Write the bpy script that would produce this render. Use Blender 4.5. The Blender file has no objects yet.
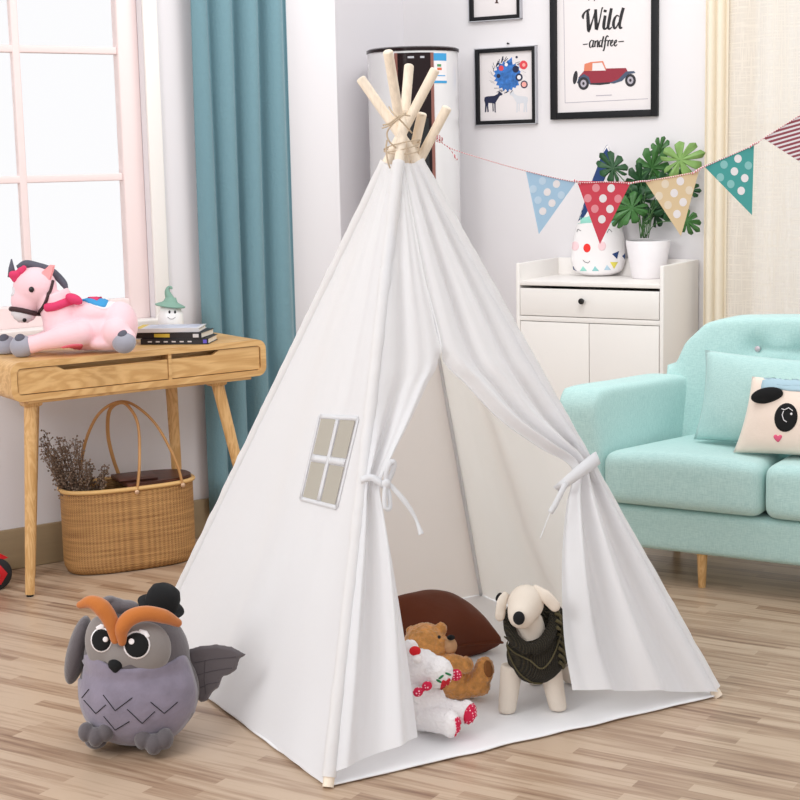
import bpy, bmesh, math, random
from math import sin, cos, pi, radians as R
from mathutils import Vector as V, Matrix as M, noise, Euler
from mathutils.bvhtree import BVHTree
random.seed(7)
sc = bpy.context.scene
COL = sc.collection
# ------------------------------------------------------------ camera
FOC, PITCH, ROLL, CH = 1560.0, math.atan(243/1560), 0.022, 1.5
cd = bpy.data.cameras.new('camera'); cam = bpy.data.objects.new('camera', cd); COL.objects.link(cam)
cd.sensor_width = 36; cd.lens = FOC/800*36; cd.clip_start = .05
cam.matrix_world = M.Translation((0, 0, CH)) @ M.Rotation(pi/2-PITCH, 4, 'X') @ M.Rotation(-ROLL, 4, 'Z')
sc.camera = cam
def ray(px, py):
    u0, v0 = px-400, 400-py; c, s = cos(ROLL), sin(ROLL)
    u, v = u0*c+v0*s, -u0*s+v0*c
    return V((u/FOC, cos(PITCH)+v/FOC*sin(PITCH), -sin(PITCH)+v/FOC*cos(PITCH)))
CO = V((0, 0, CH))
def G(px, py, z=0):
    d = ray(px, py); return CO+d*((z-CH)/d.z)
def AY(px, py, Y):
    d = ray(px, py); return CO+d*(Y/d.y)
def PL(px, py, p, n):
    d = ray(px, py); return CO+d*((p-CO).dot(n)/d.dot(n))
class Fr:
    """a local frame standing in the room: x to the right, y away, z up"""
    def __init__(s, o, yaw=0):
        s.o = V(o); s.yaw = yaw; s.m = M.Translation(s.o) @ M.Rotation(yaw, 4, 'Z'); s.i = s.m.inverted()
    def l(s, px, py, y=0):
        n = s.m.to_3x3() @ V((0, 1, 0)); p = s.m @ V((0, y, 0))
        return s.i @ PL(px, py, p, n)
    def w(s, p): return s.m @ V(p)
def yaw_of(d): return math.atan2(d.y, d.x)
dL = ray(2700, 106); dL.z = 0; dL.normalize()
dR = -ray(-2200, 214); dR.z = 0; dR.normalize()
YL, YR = yaw_of(dL), yaw_of(dR)

# ------------------------------------------------------------ materials
def lin(c): return tuple(((x/255)/12.92 if x/255 <= .04045 else ((x/255+.055)/1.055)**2.4) for x in c)+(1,)
MATS = {}
def mat(name, col, rough=.7, bump=0, bscale=60, metal=0, trans=0, var=0, vscale=8, coat=0, sheen=0, stretch=None, emit=0, spec=None):
    if name in MATS: return MATS[name]
    m = bpy.data.materials.new(name); m.use_nodes = True; nt = m.node_tree; N = nt.nodes; L = nt.links
    b = N['Principled BSDF']; c = lin(col)
    b.inputs['Base Color'].default_value = c; b.inputs['Roughness'].default_value = rough
    b.inputs['Metallic'].default_value = metal; b.inputs['Coat Weight'].default_value = coat
    b.inputs['Sheen Weight'].default_value = sheen
    if spec is not None: b.inputs['Specular IOR Level'].default_value = spec
    tc = N.new('ShaderNodeTexCoord'); mp = N.new('ShaderNodeMapping'); L.new(tc.outputs['Object'], mp.inputs[0])
    if stretch: mp.inputs['Scale'].default_value = stretch
    if var:
        n = N.new('ShaderNodeTexNoise'); n.inputs['Scale'].default_value = vscale; n.inputs['Detail'].default_value = 5
        L.new(mp.outputs[0], n.inputs[0])
        mx = N.new('ShaderNodeMix'); mx.data_type = 'RGBA'
        r = N.new('ShaderNodeMapRange'); r.inputs[1].default_value = .3; r.inputs[2].default_value = .7
        L.new(n.outputs[0], r.inputs[0]); L.new(r.outputs[0], mx.inputs[0])
        mx.inputs[6].default_value = tuple(x*(1-var) for x in c[:3])+(1,)
        mx.inputs[7].default_value = tuple(min(1, x*(1+var)) for x in c[:3])+(1,)
        L.new(mx.outputs[2], b.inputs['Base Color'])
    if bump:
        n2 = N.new('ShaderNodeTexNoise'); n2.inputs['Scale'].default_value = bscale; n2.inputs['Detail'].default_value = 4
        L.new(mp.outputs[0], n2.inputs[0])
        bp = N.new('ShaderNodeBump'); bp.inputs['Strength'].default_value = bump; bp.inputs['Distance'].default_value = .01
        L.new(n2.outputs[0], bp.inputs['Height']); L.new(bp.outputs[0], b.inputs['Normal'])
    if emit:
        b.inputs['Emission Color'].default_value = c; b.inputs['Emission Strength'].default_value = emit
    if trans:
        t = N.new('ShaderNodeBsdfTranslucent'); t.inputs[0].default_value = c
        ms = N.new('ShaderNodeMixShader'); ms.inputs[0].default_value = trans
        L.new(b.outputs[0], ms.inputs[1]); L.new(t.outputs[0], ms.inputs[2]); L.new(ms.outputs[0], N['Material Output'].inputs[0])
    MATS[name] = m; return m
def nodes(name):
    m = bpy.data.materials.new(name); m.use_nodes = True; MATS[name] = m
    return m, m.node_tree.nodes, m.node_tree.links, m.node_tree.nodes['Principled BSDF']
canvas = mat('canvas', (242, 242, 244), .9, .12, 25, trans=.35, sheen=.1)
canvas_in = mat('canvas_cream', (248, 243, 238), .9, .12, 20, trans=.55)
matcloth = mat('mat_cloth', (240, 239, 240), .9, .15, 18)
gauze = mat('gauze', (178, 172, 160), .9, .3, 900)
pole_m = mat('pole_wood', (240, 225, 205), .6, .1, 40, var=.09, vscale=20, stretch=(6, 6, .6))
oak = mat('oak', (222, 180, 118), .5, .08, 50, var=.0)
wallm = mat('wall_paint', (226, 223, 226), .9, .05, 300)
wallR = mat('wall_paint_right', (230, 227, 229), .9, .05, 300)
white = mat('white_paint', (240, 236, 232), .45)
winwhite = mat('window_paint', (244, 226, 224), .5)
tealc = mat('teal_curtain', (108, 144, 155), .85, .2, 120, sheen=.2)
sofa_m = None
black = mat('black_plastic', (16, 16, 18), .3)
blackf = mat('black_felt', (14, 14, 16), .95)
frameb = mat('black_frame', (18, 18, 22), .55, spec=.3)
silver = mat('silver_edge', (190, 190, 195), .3, metal=.6)
paper = mat('art_paper', (232, 226, 226), .8)

# upholstery weave
def weave(name, c1, c2, sc_=420):
    m, N, L, b = nodes(name)
    tc = N.new('ShaderNodeTexCoord')
    outs = []
    for st in ((.12, 1, 1), (1, 1, .12)):
        mp = N.new('ShaderNodeMapping'); mp.inputs['Scale'].default_value = st; L.new(tc.outputs['Object'], mp.inputs[0])
        n = N.new('ShaderNodeTexNoise'); n.inputs['Scale'].default_value = sc_; n.inputs['Detail'].default_value = 2
        L.new(mp.outputs[0], n.inputs[0]); outs.append(n)
    a = N.new('ShaderNodeMath'); a.operation = 'ADD'; L.new(outs[0].outputs[0], a.inputs[0]); L.new(outs[1].outputs[0], a.inputs[1])
    r = N.new('ShaderNodeMapRange'); r.inputs[1].default_value = .75; r.inputs[2].default_value = 1.25; L.new(a.outputs[0], r.inputs[0])
    mx = N.new('ShaderNodeMix'); mx.data_type = 'RGBA'; mx.inputs[6].default_value = lin(c1); mx.inputs[7].default_value = lin(c2)
    L.new(r.outputs[0], mx.inputs[0]); L.new(mx.outputs[2], b.inputs['Base Color'])
    b.inputs['Roughness'].default_value = .9; b.inputs['Sheen Weight'].default_value = .2
    bp = N.new('ShaderNodeBump'); bp.inputs['Strength'].default_value = .15; bp.inputs['Distance'].default_value = .004
    L.new(a.outputs[0], bp.inputs['Height']); L.new(bp.outputs[0], b.inputs['Normal'])
    return m
sofa_m = weave('mint_upholstery', (172, 210, 207), (194, 226, 222))

# oak with grain along local x
def wood(name, c1, c2, stretch, scale=6, rough=.45):
    m, N, L, b = nodes(name)
    tc = N.new('ShaderNodeTexCoord'); mp = N.new('ShaderNodeMapping'); mp.inputs['Scale'].default_value = stretch
    L.new(tc.outputs['Object'], mp.inputs[0])
    w = N.new('ShaderNodeTexNoise'); w.inputs['Scale'].default_value = scale; w.inputs['Detail'].default_value = 6; w.inputs['Distortion'].default_value = 1.2
    L.new(mp.outputs[0], w.inputs[0])
    wv = N.new('ShaderNodeMath'); wv.operation = 'SINE'; mu = N.new('ShaderNodeMath'); mu.operation = 'MULTIPLY'; mu.inputs[1].default_value = 55
    L.new(w.outputs[0], mu.inputs[0]); L.new(mu.outputs[0], wv.inputs[0])
    r = N.new('ShaderNodeMapRange'); r.inputs[1].default_value = -1; r.inputs[2].default_value = 1; L.new(wv.outputs[0], r.inputs[0])
    mx = N.new('ShaderNodeMix'); mx.data_type = 'RGBA'; mx.inputs[6].default_value = lin(c1); mx.inputs[7].default_value = lin(c2)
    L.new(r.outputs[0], mx.inputs[0]); L.new(mx.outputs[2], b.inputs['Base Color']); b.inputs['Roughness'].default_value = rough
    return m
oakx = wood('oak_grain', (202, 156, 98), (222, 180, 122), (.5, 3, 3), 3.0)
oakleg = wood('oak_leg', (202, 156, 98), (222, 180, 124), (4, 4, .9), 4)
darkwood = wood('dark_lid_wood', (64, 32, 22), (92, 48, 34), (.6, 4, 4), 4, .4)

# parquet floor: fingers of oak running along the right wall
def floor_mat():
    m, N, L, b = nodes('parquet')
    tc = N.new('ShaderNodeTexCoord'); mp = N.new('ShaderNodeMapping'); mp.inputs['Rotation'].default_value = (0, 0, -YR)
    L.new(tc.outputs['Object'], mp.inputs[0])
    mp.inputs['Location'].default_value = (3.3, 7.7, 0)
    br = N.new('ShaderNodeTexBrick'); L.new(mp.outputs[0], br.inputs[0])
    br.offset = .37; br.offset_frequency = 2; br.squash = 1.5; br.squash_frequency = 3
    br.inputs['Color1'].default_value = (0, 0, 0, 1); br.inputs['Color2'].default_value = (1, 1, 1, 1); br.inputs['Mortar'].default_value = (.3, .3, .3, 1)
    br.inputs['Scale'].default_value = 1; br.inputs['Mortar Size'].default_value = .0; br.inputs['Brick Width'].default_value = .34; br.inputs['Row Height'].default_value = .042
    st = N.new('ShaderNodeMapping'); st.inputs['Scale'].default_value = (.9, 16, 1); L.new(mp.outputs[0], st.inputs[0])
    n = N.new('ShaderNodeTexNoise'); n.inputs['Scale'].default_value = 4; n.inputs['Detail'].default_value = 6; L.new(st.outputs[0], n.inputs[0])
    n2 = N.new('ShaderNodeTexNoise'); n2.inputs['Scale'].default_value = 2.2; n2.inputs['Detail'].default_value = 2; L.new(mp.outputs[0], n2.inputs[0])
    a = N.new('ShaderNodeMath'); a.operation = 'MULTIPLY_ADD'; L.new(br.outputs[0], a.inputs[0]); a.inputs[1].default_value = .42; L.new(n.outputs[0], a.inputs[2])
    a2 = N.new('ShaderNodeMath'); a2.operation = 'MULTIPLY_ADD'; L.new(n2.outputs[0], a2.inputs[0]); a2.inputs[1].default_value = .3; L.new(a.outputs[0], a2.inputs[2])
    cr = N.new('ShaderNodeValToRGB'); e = cr.color_ramp.elements
    e[0].position = .5; e[0].color = lin((128, 98, 78)); e[1].position = 1.15 if False else 1.0; e[1].color = lin((192, 168, 144))
    x = e.new(.72); x.color = lin((164, 136, 112))
    L.new(a2.outputs[0], cr.inputs[0]); L.new(cr.outputs[0], b.inputs['Base Color'])
    b.inputs['Roughness'].default_value = .33
    return m
floorm = floor_mat()

# ------------------------------------------------------------ mesh helpers
def NB(): return bmesh.new()
def merge(bm, tmp, mi=0):
    me = bpy.data.meshes.new('t'); 
    for f in tmp.faces: f.material_index = mi
    tmp.to_mesh(me); tmp.free(); bm.from_mesh(me); bpy.data.meshes.remove(me)
def box(bm, x0, x1, y0, y1, z0, z1, r=0, seg=3, mi=0, T=None):
    t = bmesh.new(); bmesh.ops.create_cube(t, size=1)
    for v in t.verts: v.co = V((x0+(v.co.x+.5)*(x1-x0), y0+(v.co.y+.5)*(y1-y0), z0+(v.co.z+.5)*(z1-z0)))
    if r: bmesh.ops.bevel(t, geom=t.edges[:], offset=r, segments=seg, affect='EDGES', profile=.5)
    if T is not None: t.transform(T)
    merge(bm, t, mi)
def ell(bm, c, r, rot=(0, 0, 0), mi=0, n=20):
    if not hasattr(r, '__len__'): r = (r, r, r)
    t = bmesh.new(); bmesh.ops.create_uvsphere(t, u_segments=n, v_segments=max(6, n//2+2), radius=1)
    t.transform(M.Translation(V(c)) @ Euler(rot).to_matrix().to_4x4() @ M.Diagonal((*r, 1))); merge(bm, t, mi)
def tube(bm, pts, rad, n=10, mi=0, cap=True, flat=1.0, up=None):
    pts = [V(p) for p in pts]
    if not hasattr(rad, '__len__'): rad = [rad]*len(pts)
    t = bmesh.new(); rings = []; prev = None
    for i, p in enumerate(pts):
        d = (pts[min(i+1, len(pts)-1)]-pts[max(i-1, 0)]).normalized()
        if prev is None:
            a = V(up) if up else (V((0, 0, 1)) if abs(d.z) < .9 else V((1, 0, 0)))
        else: a = prev
        s = (a-d*a.dot(d)).normalized(); prev = s; q = d.cross(s)
        rings.append([t.verts.new(p+(s*cos(2*pi*k/n)*flat+q*sin(2*pi*k/n))*rad[i]) for k in range(n)])
    for a, b in zip(rings, rings[1:]):
        for k in range(n): t.faces.new((a[k], a[(k+1) % n], b[(k+1) % n], b[k]))
    if cap: t.faces.new(rings[0][::-1]); t.faces.new(rings[-1])
    bmesh.ops.recalc_face_normals(t, faces=t.faces[:]); merge(bm, t, mi)
def curve(pts, n=6):
    """Catmull-Rom through points"""
    pts = [V(p) for p in pts]; P = [pts[0]*2-pts[1]]+pts+[pts[-1]*2-pts[-2]]; out = []
    for i in range(1, len(P)-2):
        for k in range(n):
            t = k/n; a, b, c, d = P[i-1:i+3]
            out.append(.5*((2*b)+(c-a)*t+(2*a-5*b+4*c-d)*t*t+(3*b-a-3*c+d)*t**3))
    out.append(pts[-1]); return out
def lerp_list(r, m):
    out = []
    for i in range(m):
        f = i/(m-1)*(len(r)-1); k = min(int(f), len(r)-2); out.append(r[k]+(r[k+1]-r[k])*(f-k))
    return out
def lathe(bm, prof, n=32, mi=0, c=(0, 0, 0), sx=1, sy=1, T=None):
    t = bmesh.new(); rings = []
    for r, z in prof: rings.append([t.verts.new((c[0]+r*sx*cos(2*pi*k/n), c[1]+r*sy*sin(2*pi*k/n), c[2]+z)) for k in range(n)])
    for a, b in zip(rings, rings[1:]):
        for k in range(n): t.faces.new((a[k], a[(k+1) % n], b[(k+1) % n], b[k]))
    t.faces.new(rings[0][::-1]); t.faces.new(rings[-1])
    bmesh.ops.remove_doubles(t, verts=t.verts[:], dist=1e-6)
    bmesh.ops.recalc_face_normals(t, faces=t.faces[:])
    if T is not None: t.transform(T)
    merge(bm, t, mi)
def grid(bm, fn, nu, nv, mi=0, closeu=False):
    t = bmesh.new(); vs = [[t.verts.new(fn(i/nu, j/nv)) for i in range(nu+1)] for j in range(nv+1)]
    for j in range(nv):
        for i in range(nu):
            try: t.faces.new((vs[j][i], vs[j][i+1], vs[j+1][i+1], vs[j+1][i]))
            except ValueError: pass
    merge(bm, t, mi)
def prism(bm, pts, T, d, mi=0, bev=0):
    """outline pts (x,z) in local plane, thickness d along +y"""
    t = bmesh.new(); a = [t.verts.new((x, 0, z)) for x, z in pts]; b = [t.verts.new((x, d, z)) for x, z in pts]
    n = len(pts)
    for k in range(n): t.faces.new((a[k], a[(k+1) % n], b[(k+1) % n], b[k]))
    f1 = t.faces.new(a); f2 = t.faces.new(b[::-1])
    bmesh.ops.recalc_face_normals(t, faces=t.faces[:])
    if bev: bmesh.ops.bevel(t, geom=[e for e in t.edges if abs(e.verts[0].co.y-e.verts[1].co.y) < 1e-6], offset=bev, segments=2, affect='EDGES')
    bmesh.ops.triangulate(t, faces=[f for f in t.faces if len(f.verts) > 4])
    if T is not None: t.transform(T)
    merge(bm, t, mi)
def obj(name, bm, mats, parent=None, smooth=40, inv=None, mods=()):
    me = bpy.data.meshes.new(name)
    if inv is not None: bm.transform(inv)
    bm.to_mesh(me); bm.free()
    o = bpy.data.objects.new(name, me); COL.objects.link(o)
    for m in (mats if isinstance(mats, (list, tuple)) else [mats]): me.materials.append(m)
    if parent: o.parent = parent
    if smooth:
        for p in me.polygons: p.use_smooth = True
        if smooth < 180:
            me.set_sharp_from_angle(angle=R(smooth))
    for m in mods:
        md = o.modifiers.new(m[0], m[0])
        for k, v in m[1].items(): setattr(md, k, v)
    return o
def bake(o):
    dg = bpy.context.evaluated_depsgraph_get(); me = bpy.data.meshes.new_from_object(o.evaluated_get(dg))
    o.modifiers.clear(); old = o.data; o.data = me; bpy.data.meshes.remove(old)
    for p in me.polygons: p.use_smooth = True
    return o
def soft(name, bm, mats, parent, vox=.006, sm=6, fuzz=0, fscale=60, dispf=None):
    """one continuous sewn or upholstered surface grown from overlapping volumes"""
    ms = mats if isinstance(mats, (list, tuple)) else [mats]
    o = obj(name, bm, ms, parent, 180, mods=[('REMESH', dict(mode='VOXEL', voxel_size=vox)), ('SMOOTH', dict(factor=.6, iterations=sm))])
    bake(o)
    if not o.data.materials:
        for m in ms: o.data.materials.append(m)
    if fuzz or dispf:
        me = o.data; nor = [v.normal.copy() for v in me.vertices]
        for v, n in zip(me.vertices, nor):
            d = 0
            if fuzz: d += fuzz*(noise.noise(v.co*fscale)+.6*noise.noise(v.co*fscale*2.3))
            co = v.co+n*d
            if dispf: co = dispf(co, n)
            v.co = co
    return o
def bvh(o):
    return BVHTree.FromPolygons([v.co.copy() for v in o.data.vertices], [list(p.vertices) for p in o.data.polygons])
def thing(name, label, cat, loc=(0, 0, 0), yaw=0, group=None):
    o = bpy.data.objects.new(name, None); COL.objects.link(o); o.location = loc; o.rotation_euler = (0, 0, yaw); o.empty_display_size = .1
    tag(o, label, cat, group); return o
def tag(o, label, cat=None, group=None):
    o['label'] = label
    if cat: o['category'] = cat
    if group: o['group'] = group
    return o
def struct(o): o['kind'] = 'structure'; return o
def TM(o): return (M.Translation(o.location) @ o.rotation_euler.to_matrix().to_4x4())
def on(tree, fr, px, py, dy=-.6, off=.001):
    """surface point of a thing under a direction of view from the front"""
    p = fr.i @ CO; q = fr.l(px, py, 0); d = (q-p).normalized()
    h = tree.ray_cast(p, d)
    if h[0] is None:
        h = tree.find_nearest(q)
    n = h[1]
    if n.dot(d) > 0: n = -n
    return h[0]+n*off, n
def patch(name, tree, fr, pts, mats, parent, off=.0015, rings=7, dome=0, cen=None):
    """an applique sewn onto the surface, outline in view directions"""
    if 7 <= len(pts) < 20: pts = closed(pts)
    c = cen or (sum(p[0] for p in pts)/len(pts), sum(p[1] for p in pts)/len(pts)); bm = NB(); R_ = []
    cv = bm.verts.new(on(tree, fr, *c, off=off+dome)[0])
    for k in range(1, rings+1):
        f = k/rings; row = []
        for p in pts:
            x, y = c[0]+(p[0]-c[0])*f, c[1]+(p[1]-c[1])*f
            row.append(bm.verts.new(on(tree, fr, x, y, off=off*(1 if k < rings else .45)+dome*math.sqrt(max(0, 1-f*f)))[0]))
        R_.append(row)
    n = len(pts); row = []
    for p in pts:
        x, y = c[0]+(p[0]-c[0])*1.004, c[1]+(p[1]-c[1])*1.004; row.append(bm.verts.new(on(tree, fr, x, y, off=-.0015)[0]))
    R_.append(row)
    for k in range(n):
        bm.faces.new((cv, R_[0][k], R_[0][(k+1) % n]))
        for a, b in zip(R_, R_[1:]): bm.faces.new((a[k], b[k], b[(k+1) % n], a[(k+1) % n]))
    bmesh.ops.recalc_face_normals(bm, faces=bm.faces[:])
    return obj(name, bm, mats, parent, 180)
def closed(pts, m=4):
    n = len(pts); out = []
    for i in range(n):
        a, b, c, d = [V((*pts[(i+j-1) % n], 0)) for j in range(4)]
        for k in range(m):
            t = k/m; q = .5*((2*b)+(c-a)*t+(2*a-5*b+4*c-d)*t*t+(3*b-a-3*c+d)*t**3); out.append((q.x, q.y))
    return out
def circ(cx, cy, rx, ry=None, n=20, rot=0):
    ry = ry or rx
    return [(cx+rx*cos(t)*cos(rot)-ry*sin(t)*sin(rot), cy+rx*cos(t)*sin(rot)+ry*sin(t)*cos(rot)) for t in [2*pi*k/n for k in range(n)]]
def stitch(name, tree, fr, pts, m, parent, r=.0012, off=.0008):
    P = []
    for a, b in zip(pts, pts[1:]):
        for k in range(8): P.append((a[0]+(b[0]-a[0])*k/8, a[1]+(b[1]-a[1])*k/8))
    P.append(pts[-1]); bm = NB(); tube(bm, [on(tree, fr, *p, off=off)[0] for p in P], r, 6)
    return obj(name, bm, m, parent, 180)
def cushion(w, h, t, bm, n=26, pinch=.06, mi=0, T=None):
    tt = bmesh.new()
    for s in (1, -1):
        vs = []
        for j in range(n+1):
            row = []
            for i in range(n+1):
                u, v = i/n*2-1, j/n*2-1
                x = u*w/2*(1-pinch*(1-v*v)*abs(u)**3); z = v*h/2*(1-pinch*(1-u*u)*abs(v)**3)
                th = t/2*(max(0, (1-u*u)*(1-v*v)))**.42
                th += .004*noise.noise(V((x*14, z*14, s*3)))*min(1, th/(t*.2))
                row.append(tt.verts.new((x, -s*th, z)))
            vs.append(row)
        for j in range(n):
            for i in range(n):
                q = (vs[j][i], vs[j][i+1], vs[j+1][i+1], vs[j+1][i]); tt.faces.new(q if s > 0 else q[::-1])
    bmesh.ops.remove_doubles(tt, verts=tt.verts[:], dist=1e-5)
    if T is not None: tt.transform(T)
    merge(bm, tt, mi)
def text_obj(name, s, size, m, parent, T, shear=0, offset=0, extrude=.0006, squeeze=1):
    cu = bpy.data.curves.new(name, 'FONT'); cu.body = s; cu.size = size; cu.shear = shear; cu.offset = offset; cu.extrude = extrude
    cu.align_x = 'CENTER'; cu.align_y = 'CENTER'
    t = bpy.data.objects.new(name, cu); COL.objects.link(t)
    dg = bpy.context.evaluated_depsgraph_get(); me = bpy.data.meshes.new_from_object(t.evaluated_get(dg)); bpy.data.objects.remove(t)
    me.transform(T @ M.Rotation(pi/2, 4, 'X') @ M.Diagonal((squeeze, 1, 1, 1))); me.materials.clear(); me.materials.append(m)
    o = bpy.data.objects.new(name, me); COL.objects.link(o); o.parent = parent; return o

# ------------------------------------------------------------ room shell
F_cab0 = AY(590, 283, 6.9)                       # on the front plane of the cabinet
nR = V((-dR.y, dR.x, 0))
if nR.y < 0: nR = -nR                            # away from camera
nL = V((-dL.y, dL.x, 0))
if nL.y < 0: nL = -nL
WRp = F_cab0+nR*.44; WRp.z = 0
WLp = G(0, 571)
HW = 2.5
corner = PL(405, 100, WRp, nR); corner.z = 0
endL = PL(340, 200, WLp, nL); endL.z = 0
backL = corner - dL*0.95
def slab(name, p0, p1, back, z0, z1, m, th=.12, mn=None):
    """wall piece between two floor points, thickness away from the room"""
    bm = NB(); q = [p0, p1, p1+back*th, p0+back*th]
    a = [bm.verts.new((p.x, p.y, z0)) for p in q]; b = [bm.verts.new((p.x, p.y, z1)) for p in q]
    for k in range(4): bm.faces.new((a[k], a[(k+1) % 4], b[(k+1) % 4], b[k]))
    bm.faces.new(a[::-1]); bm.faces.new(b); bmesh.ops.recalc_face_normals(bm, faces=bm.faces[:])
    return struct(obj(name, bm, m, None, 0))
bm = NB(); box(bm, -6, 6, -2, 10.5, -.1, 0); struct(obj('floor', bm, floorm, None, 0))
# left wall with window opening  (local frame: x along wall, y away)
FL = Fr(WLp, YL)
xw1 = FL.l(150, 200).x; xw0 = xw1-1.55; zs = FL.l(120, 322).z
ztop = 2.38
def wall_with_hole(name, fr, x0, x1, hx0, hx1, hz0, hz1, m, th=.14, back=False):
    bm = NB(); 
    box(bm, x0, hx0, 0, th, 0, HW); box(bm, hx1, x1, 0, th, 0, HW); box(bm, hx0, hx1, 0, th, 0, hz0); box(bm, hx0, hx1, 0, th, hz1, HW)
    bm.transform(fr.m); return struct(obj(name, bm, m, None, 0))
xe = (FL.i @ endL).x
wall_with_hole('wall_left', FL, -2.2, xe, xw0, xw1, zs, ztop, wallm)
# alcove return and back wall, with the corner behind the air conditioner
slab('wall_back', backL-dL*.3, corner, nL, 0, HW, wallm)
# right wall
FRt = Fr(corner, YR)
cxr = FRt.l(735, 200).x
wall_with_hole('wall_right', FRt, 0, 4.6, cxr, cxr+2.3, .35, 2.38, wallR)
# baseboards
bbm = mat('baseboard_wood', (158, 138, 108), .5, .05, 30, var=.08, vscale=3, stretch=(1, 1, 8))
bm = NB(); box(bm, -2.2, xe, -.018, -.001, 0.001, .155, .003); bm.transform(FL.m); struct(obj('baseboard_left', bm, bbm))
bm = NB(); box(bm, .02, 4.5, -.018, -.001, 0.001, .12, .003); bm.transform(FRt.m); struct(obj('baseboard_right', bm, white))

# window frames
def window(name, fr, x0, x1, z0, z1, vx, hz, m, sillm, th=.05, y=.04, w=.07, mw=.022):
    t = bpy.data.objects.new(name, None); COL.objects.link(t); t.location = fr.w((x0, 0, z0)); t.rotation_euler = (0, 0, fr.yaw); t['kind'] = 'structure'
    T = M.Translation((-x0, 0, -z0))
    bm = NB()
    box(bm, x0, x0+w, y, y+th, z0, z1, .006); box(bm, x1-w, x1, y, y+th, z0, z1, .006)
    box(bm, x0+w, x1-w, y, y+th, z0, z0+w, .006); box(bm, x0+w, x1-w, y, y+th, z1-w, z1, .006)
    bm.transform(T); obj('frame', bm, m, t)
    bm = NB()
    for x in vx: box(bm, x-mw/2, x+mw/2, y+.008, y+.04, z0+w, z1-w, .004)
    for z in hz: box(bm, x0+w, x1-w, y+.01, y+.038, z-mw/2, z+mw/2, .004)
    bm.transform(T); obj('glazing_bars', bm, m, t)
    bm = NB(); box(bm, x0+w*.8, x1-w*.8, y+.021, y+.026, z0+w*.8, z1-w*.8); bm.transform(T)
    g, N, L, b = nodes('glass_'+name)
    b.inputs['Transmission Weight'].default_value = 1; b.inputs['Roughness'].default_value = .0; b.inputs['IOR'].default_value = 1.02; b.inputs['Base Color'].default_value = (1, 1, 1, 1)
    obj('pane', bm, g, t, 0)
    bm = NB(); box(bm, x0-.03, x1+.03, -.045, .04, z0-.035, z0+.004, .006); bm.transform(T); obj('sill', bm, sillm, t)
    # casing on the room side
    bm = NB(); c = .06
    box(bm, x1, x1+c, -.014, .0, z0-.03, z1+c, .004); box(bm, x0-c, x0, -.014, 0, z0-.03, z1+c, .004); box(bm, x0-c, x1+c, -.016, 0, z1, z1+c, .004)
    bm.transform(T); obj('casing', bm, sillm, t)
    return t
vx = [FL.l(19, 120, .06).x, FL.l(19, 120, .06).x-.47]
window('window_1', FL, xw0, xw1, zs, ztop, vx, [FL.l(75, 50, .06).z, FL.l(75, 178, .06).z], winwhite, white, mw=.028, w=.085)
window('window_2', FRt, cxr, cxr+2.3, .35, 2.38, [cxr+1.15], [1.6], white, white)

# ------------------------------------------------------------ curtains
def pleated(fr, x0, x1, z0, z1, y, amp, lam, seed, nz=10, sharp=1.0):
    def f(u, v):
        x = x0+(x1-x0)*u
        a = amp*(.7+.5*noise.noise(V((x*3, seed, 0))))
        ph = 2*pi*x/lam+1.6*noise.noise(V((x*4, seed+5, v*.6)))
        s = sin(ph); s = math.copysign(abs(s)**sharp, s)
        return V((x+.25*amp*cos(ph), y+a*s, z0+(z1-z0)*v))
    return f
x0, x1 = FL.l(202, 250, -.06).x, FL.l(297, 250, -.06).x
zc0 = FL.l(208, 521, -.12).z
bm = NB(); grid(bm, pleated(FL, x0, x1, max(.012, zc0), 2.45, -.062, .038, .115, 3, sharp=.85), 170, 14)
th = thing('curtain', 'teal full length curtain hanging beside the window and desk', 'curtain', FL.w((x0, -.055, 0)), FL.yaw)
o = obj('drape', bm, tealc, th, 180, inv=None, mods=[('SOLIDIFY', dict(thickness=.003))])
o.data.transform(M.Translation((-x0, .055, 0)))
bm = NB(); tube(bm, [(-1.9, 0, 2.46), (x1-x0+.08, 0, 2.46)], .012, 12); ell(bm, (x1-x0+.09, 0, 2.46), .02)
for k in (-1.6, x1-x0+.03): tube(bm, [(k, 0, 2.46), (k, .054, 2.46)], .006, 8)
obj('curtain_rod', bm, silver, th)

sheer, N, L, b = nodes('cream_linen')
b.inputs['Base Color'].default_value = lin((253, 247, 238)); b.inputs['Roughness'].default_value = .95
tl = N.new('ShaderNodeBsdfTranslucent'); tl.inputs[0].default_value = lin((254, 248, 236))
tp = N.new('ShaderNodeBsdfTransparent')
tc = N.new('ShaderNodeTexCoord'); outs = []
for st in ((1, 1, .06), (.06, .06, 1)):
    mp = N.new('ShaderNodeMapping'); mp.inputs['Scale'].default_value = st; L.new(tc.outputs['Object'], mp.inputs[0])
    n = N.new('ShaderNodeTexNoise'); n.inputs['Scale'].default_value = 140; n.inputs['Detail'].default_value = 3; L.new(mp.outputs[0], n.inputs[0]); outs.append(n)
a = N.new('ShaderNodeMath'); a.operation = 'MAXIMUM'; L.new(outs[0].outputs[0], a.inputs[0]); L.new(outs[1].outputs[0], a.inputs[1])
mr = N.new('ShaderNodeMapRange'); mr.inputs[1].default_value = .5; mr.inputs[2].default_value = .64; mr.inputs[3].default_value = .13; mr.inputs[4].default_value = 0
L.new(a.outputs[0], mr.inputs[0])
m1 = N.new('ShaderNodeMixShader'); m1.inputs[0].default_value = .55; L.new(b.outputs[0], m1.inputs[1]); L.new(tl.outputs[0], m1.inputs[2])
m2 = N.new('ShaderNodeMixShader'); L.new(mr.outputs[0], m2.inputs[0]); L.new(m1.outputs[0], m2.inputs[1]); L.new(tp.outputs[0], m2.inputs[2])
L.new(m2.outputs[0], N['Material Output'].inputs[0])
cream = mat('cream_curtain_edge', (252, 244, 228), .9, .2, 120, trans=.3)
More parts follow.
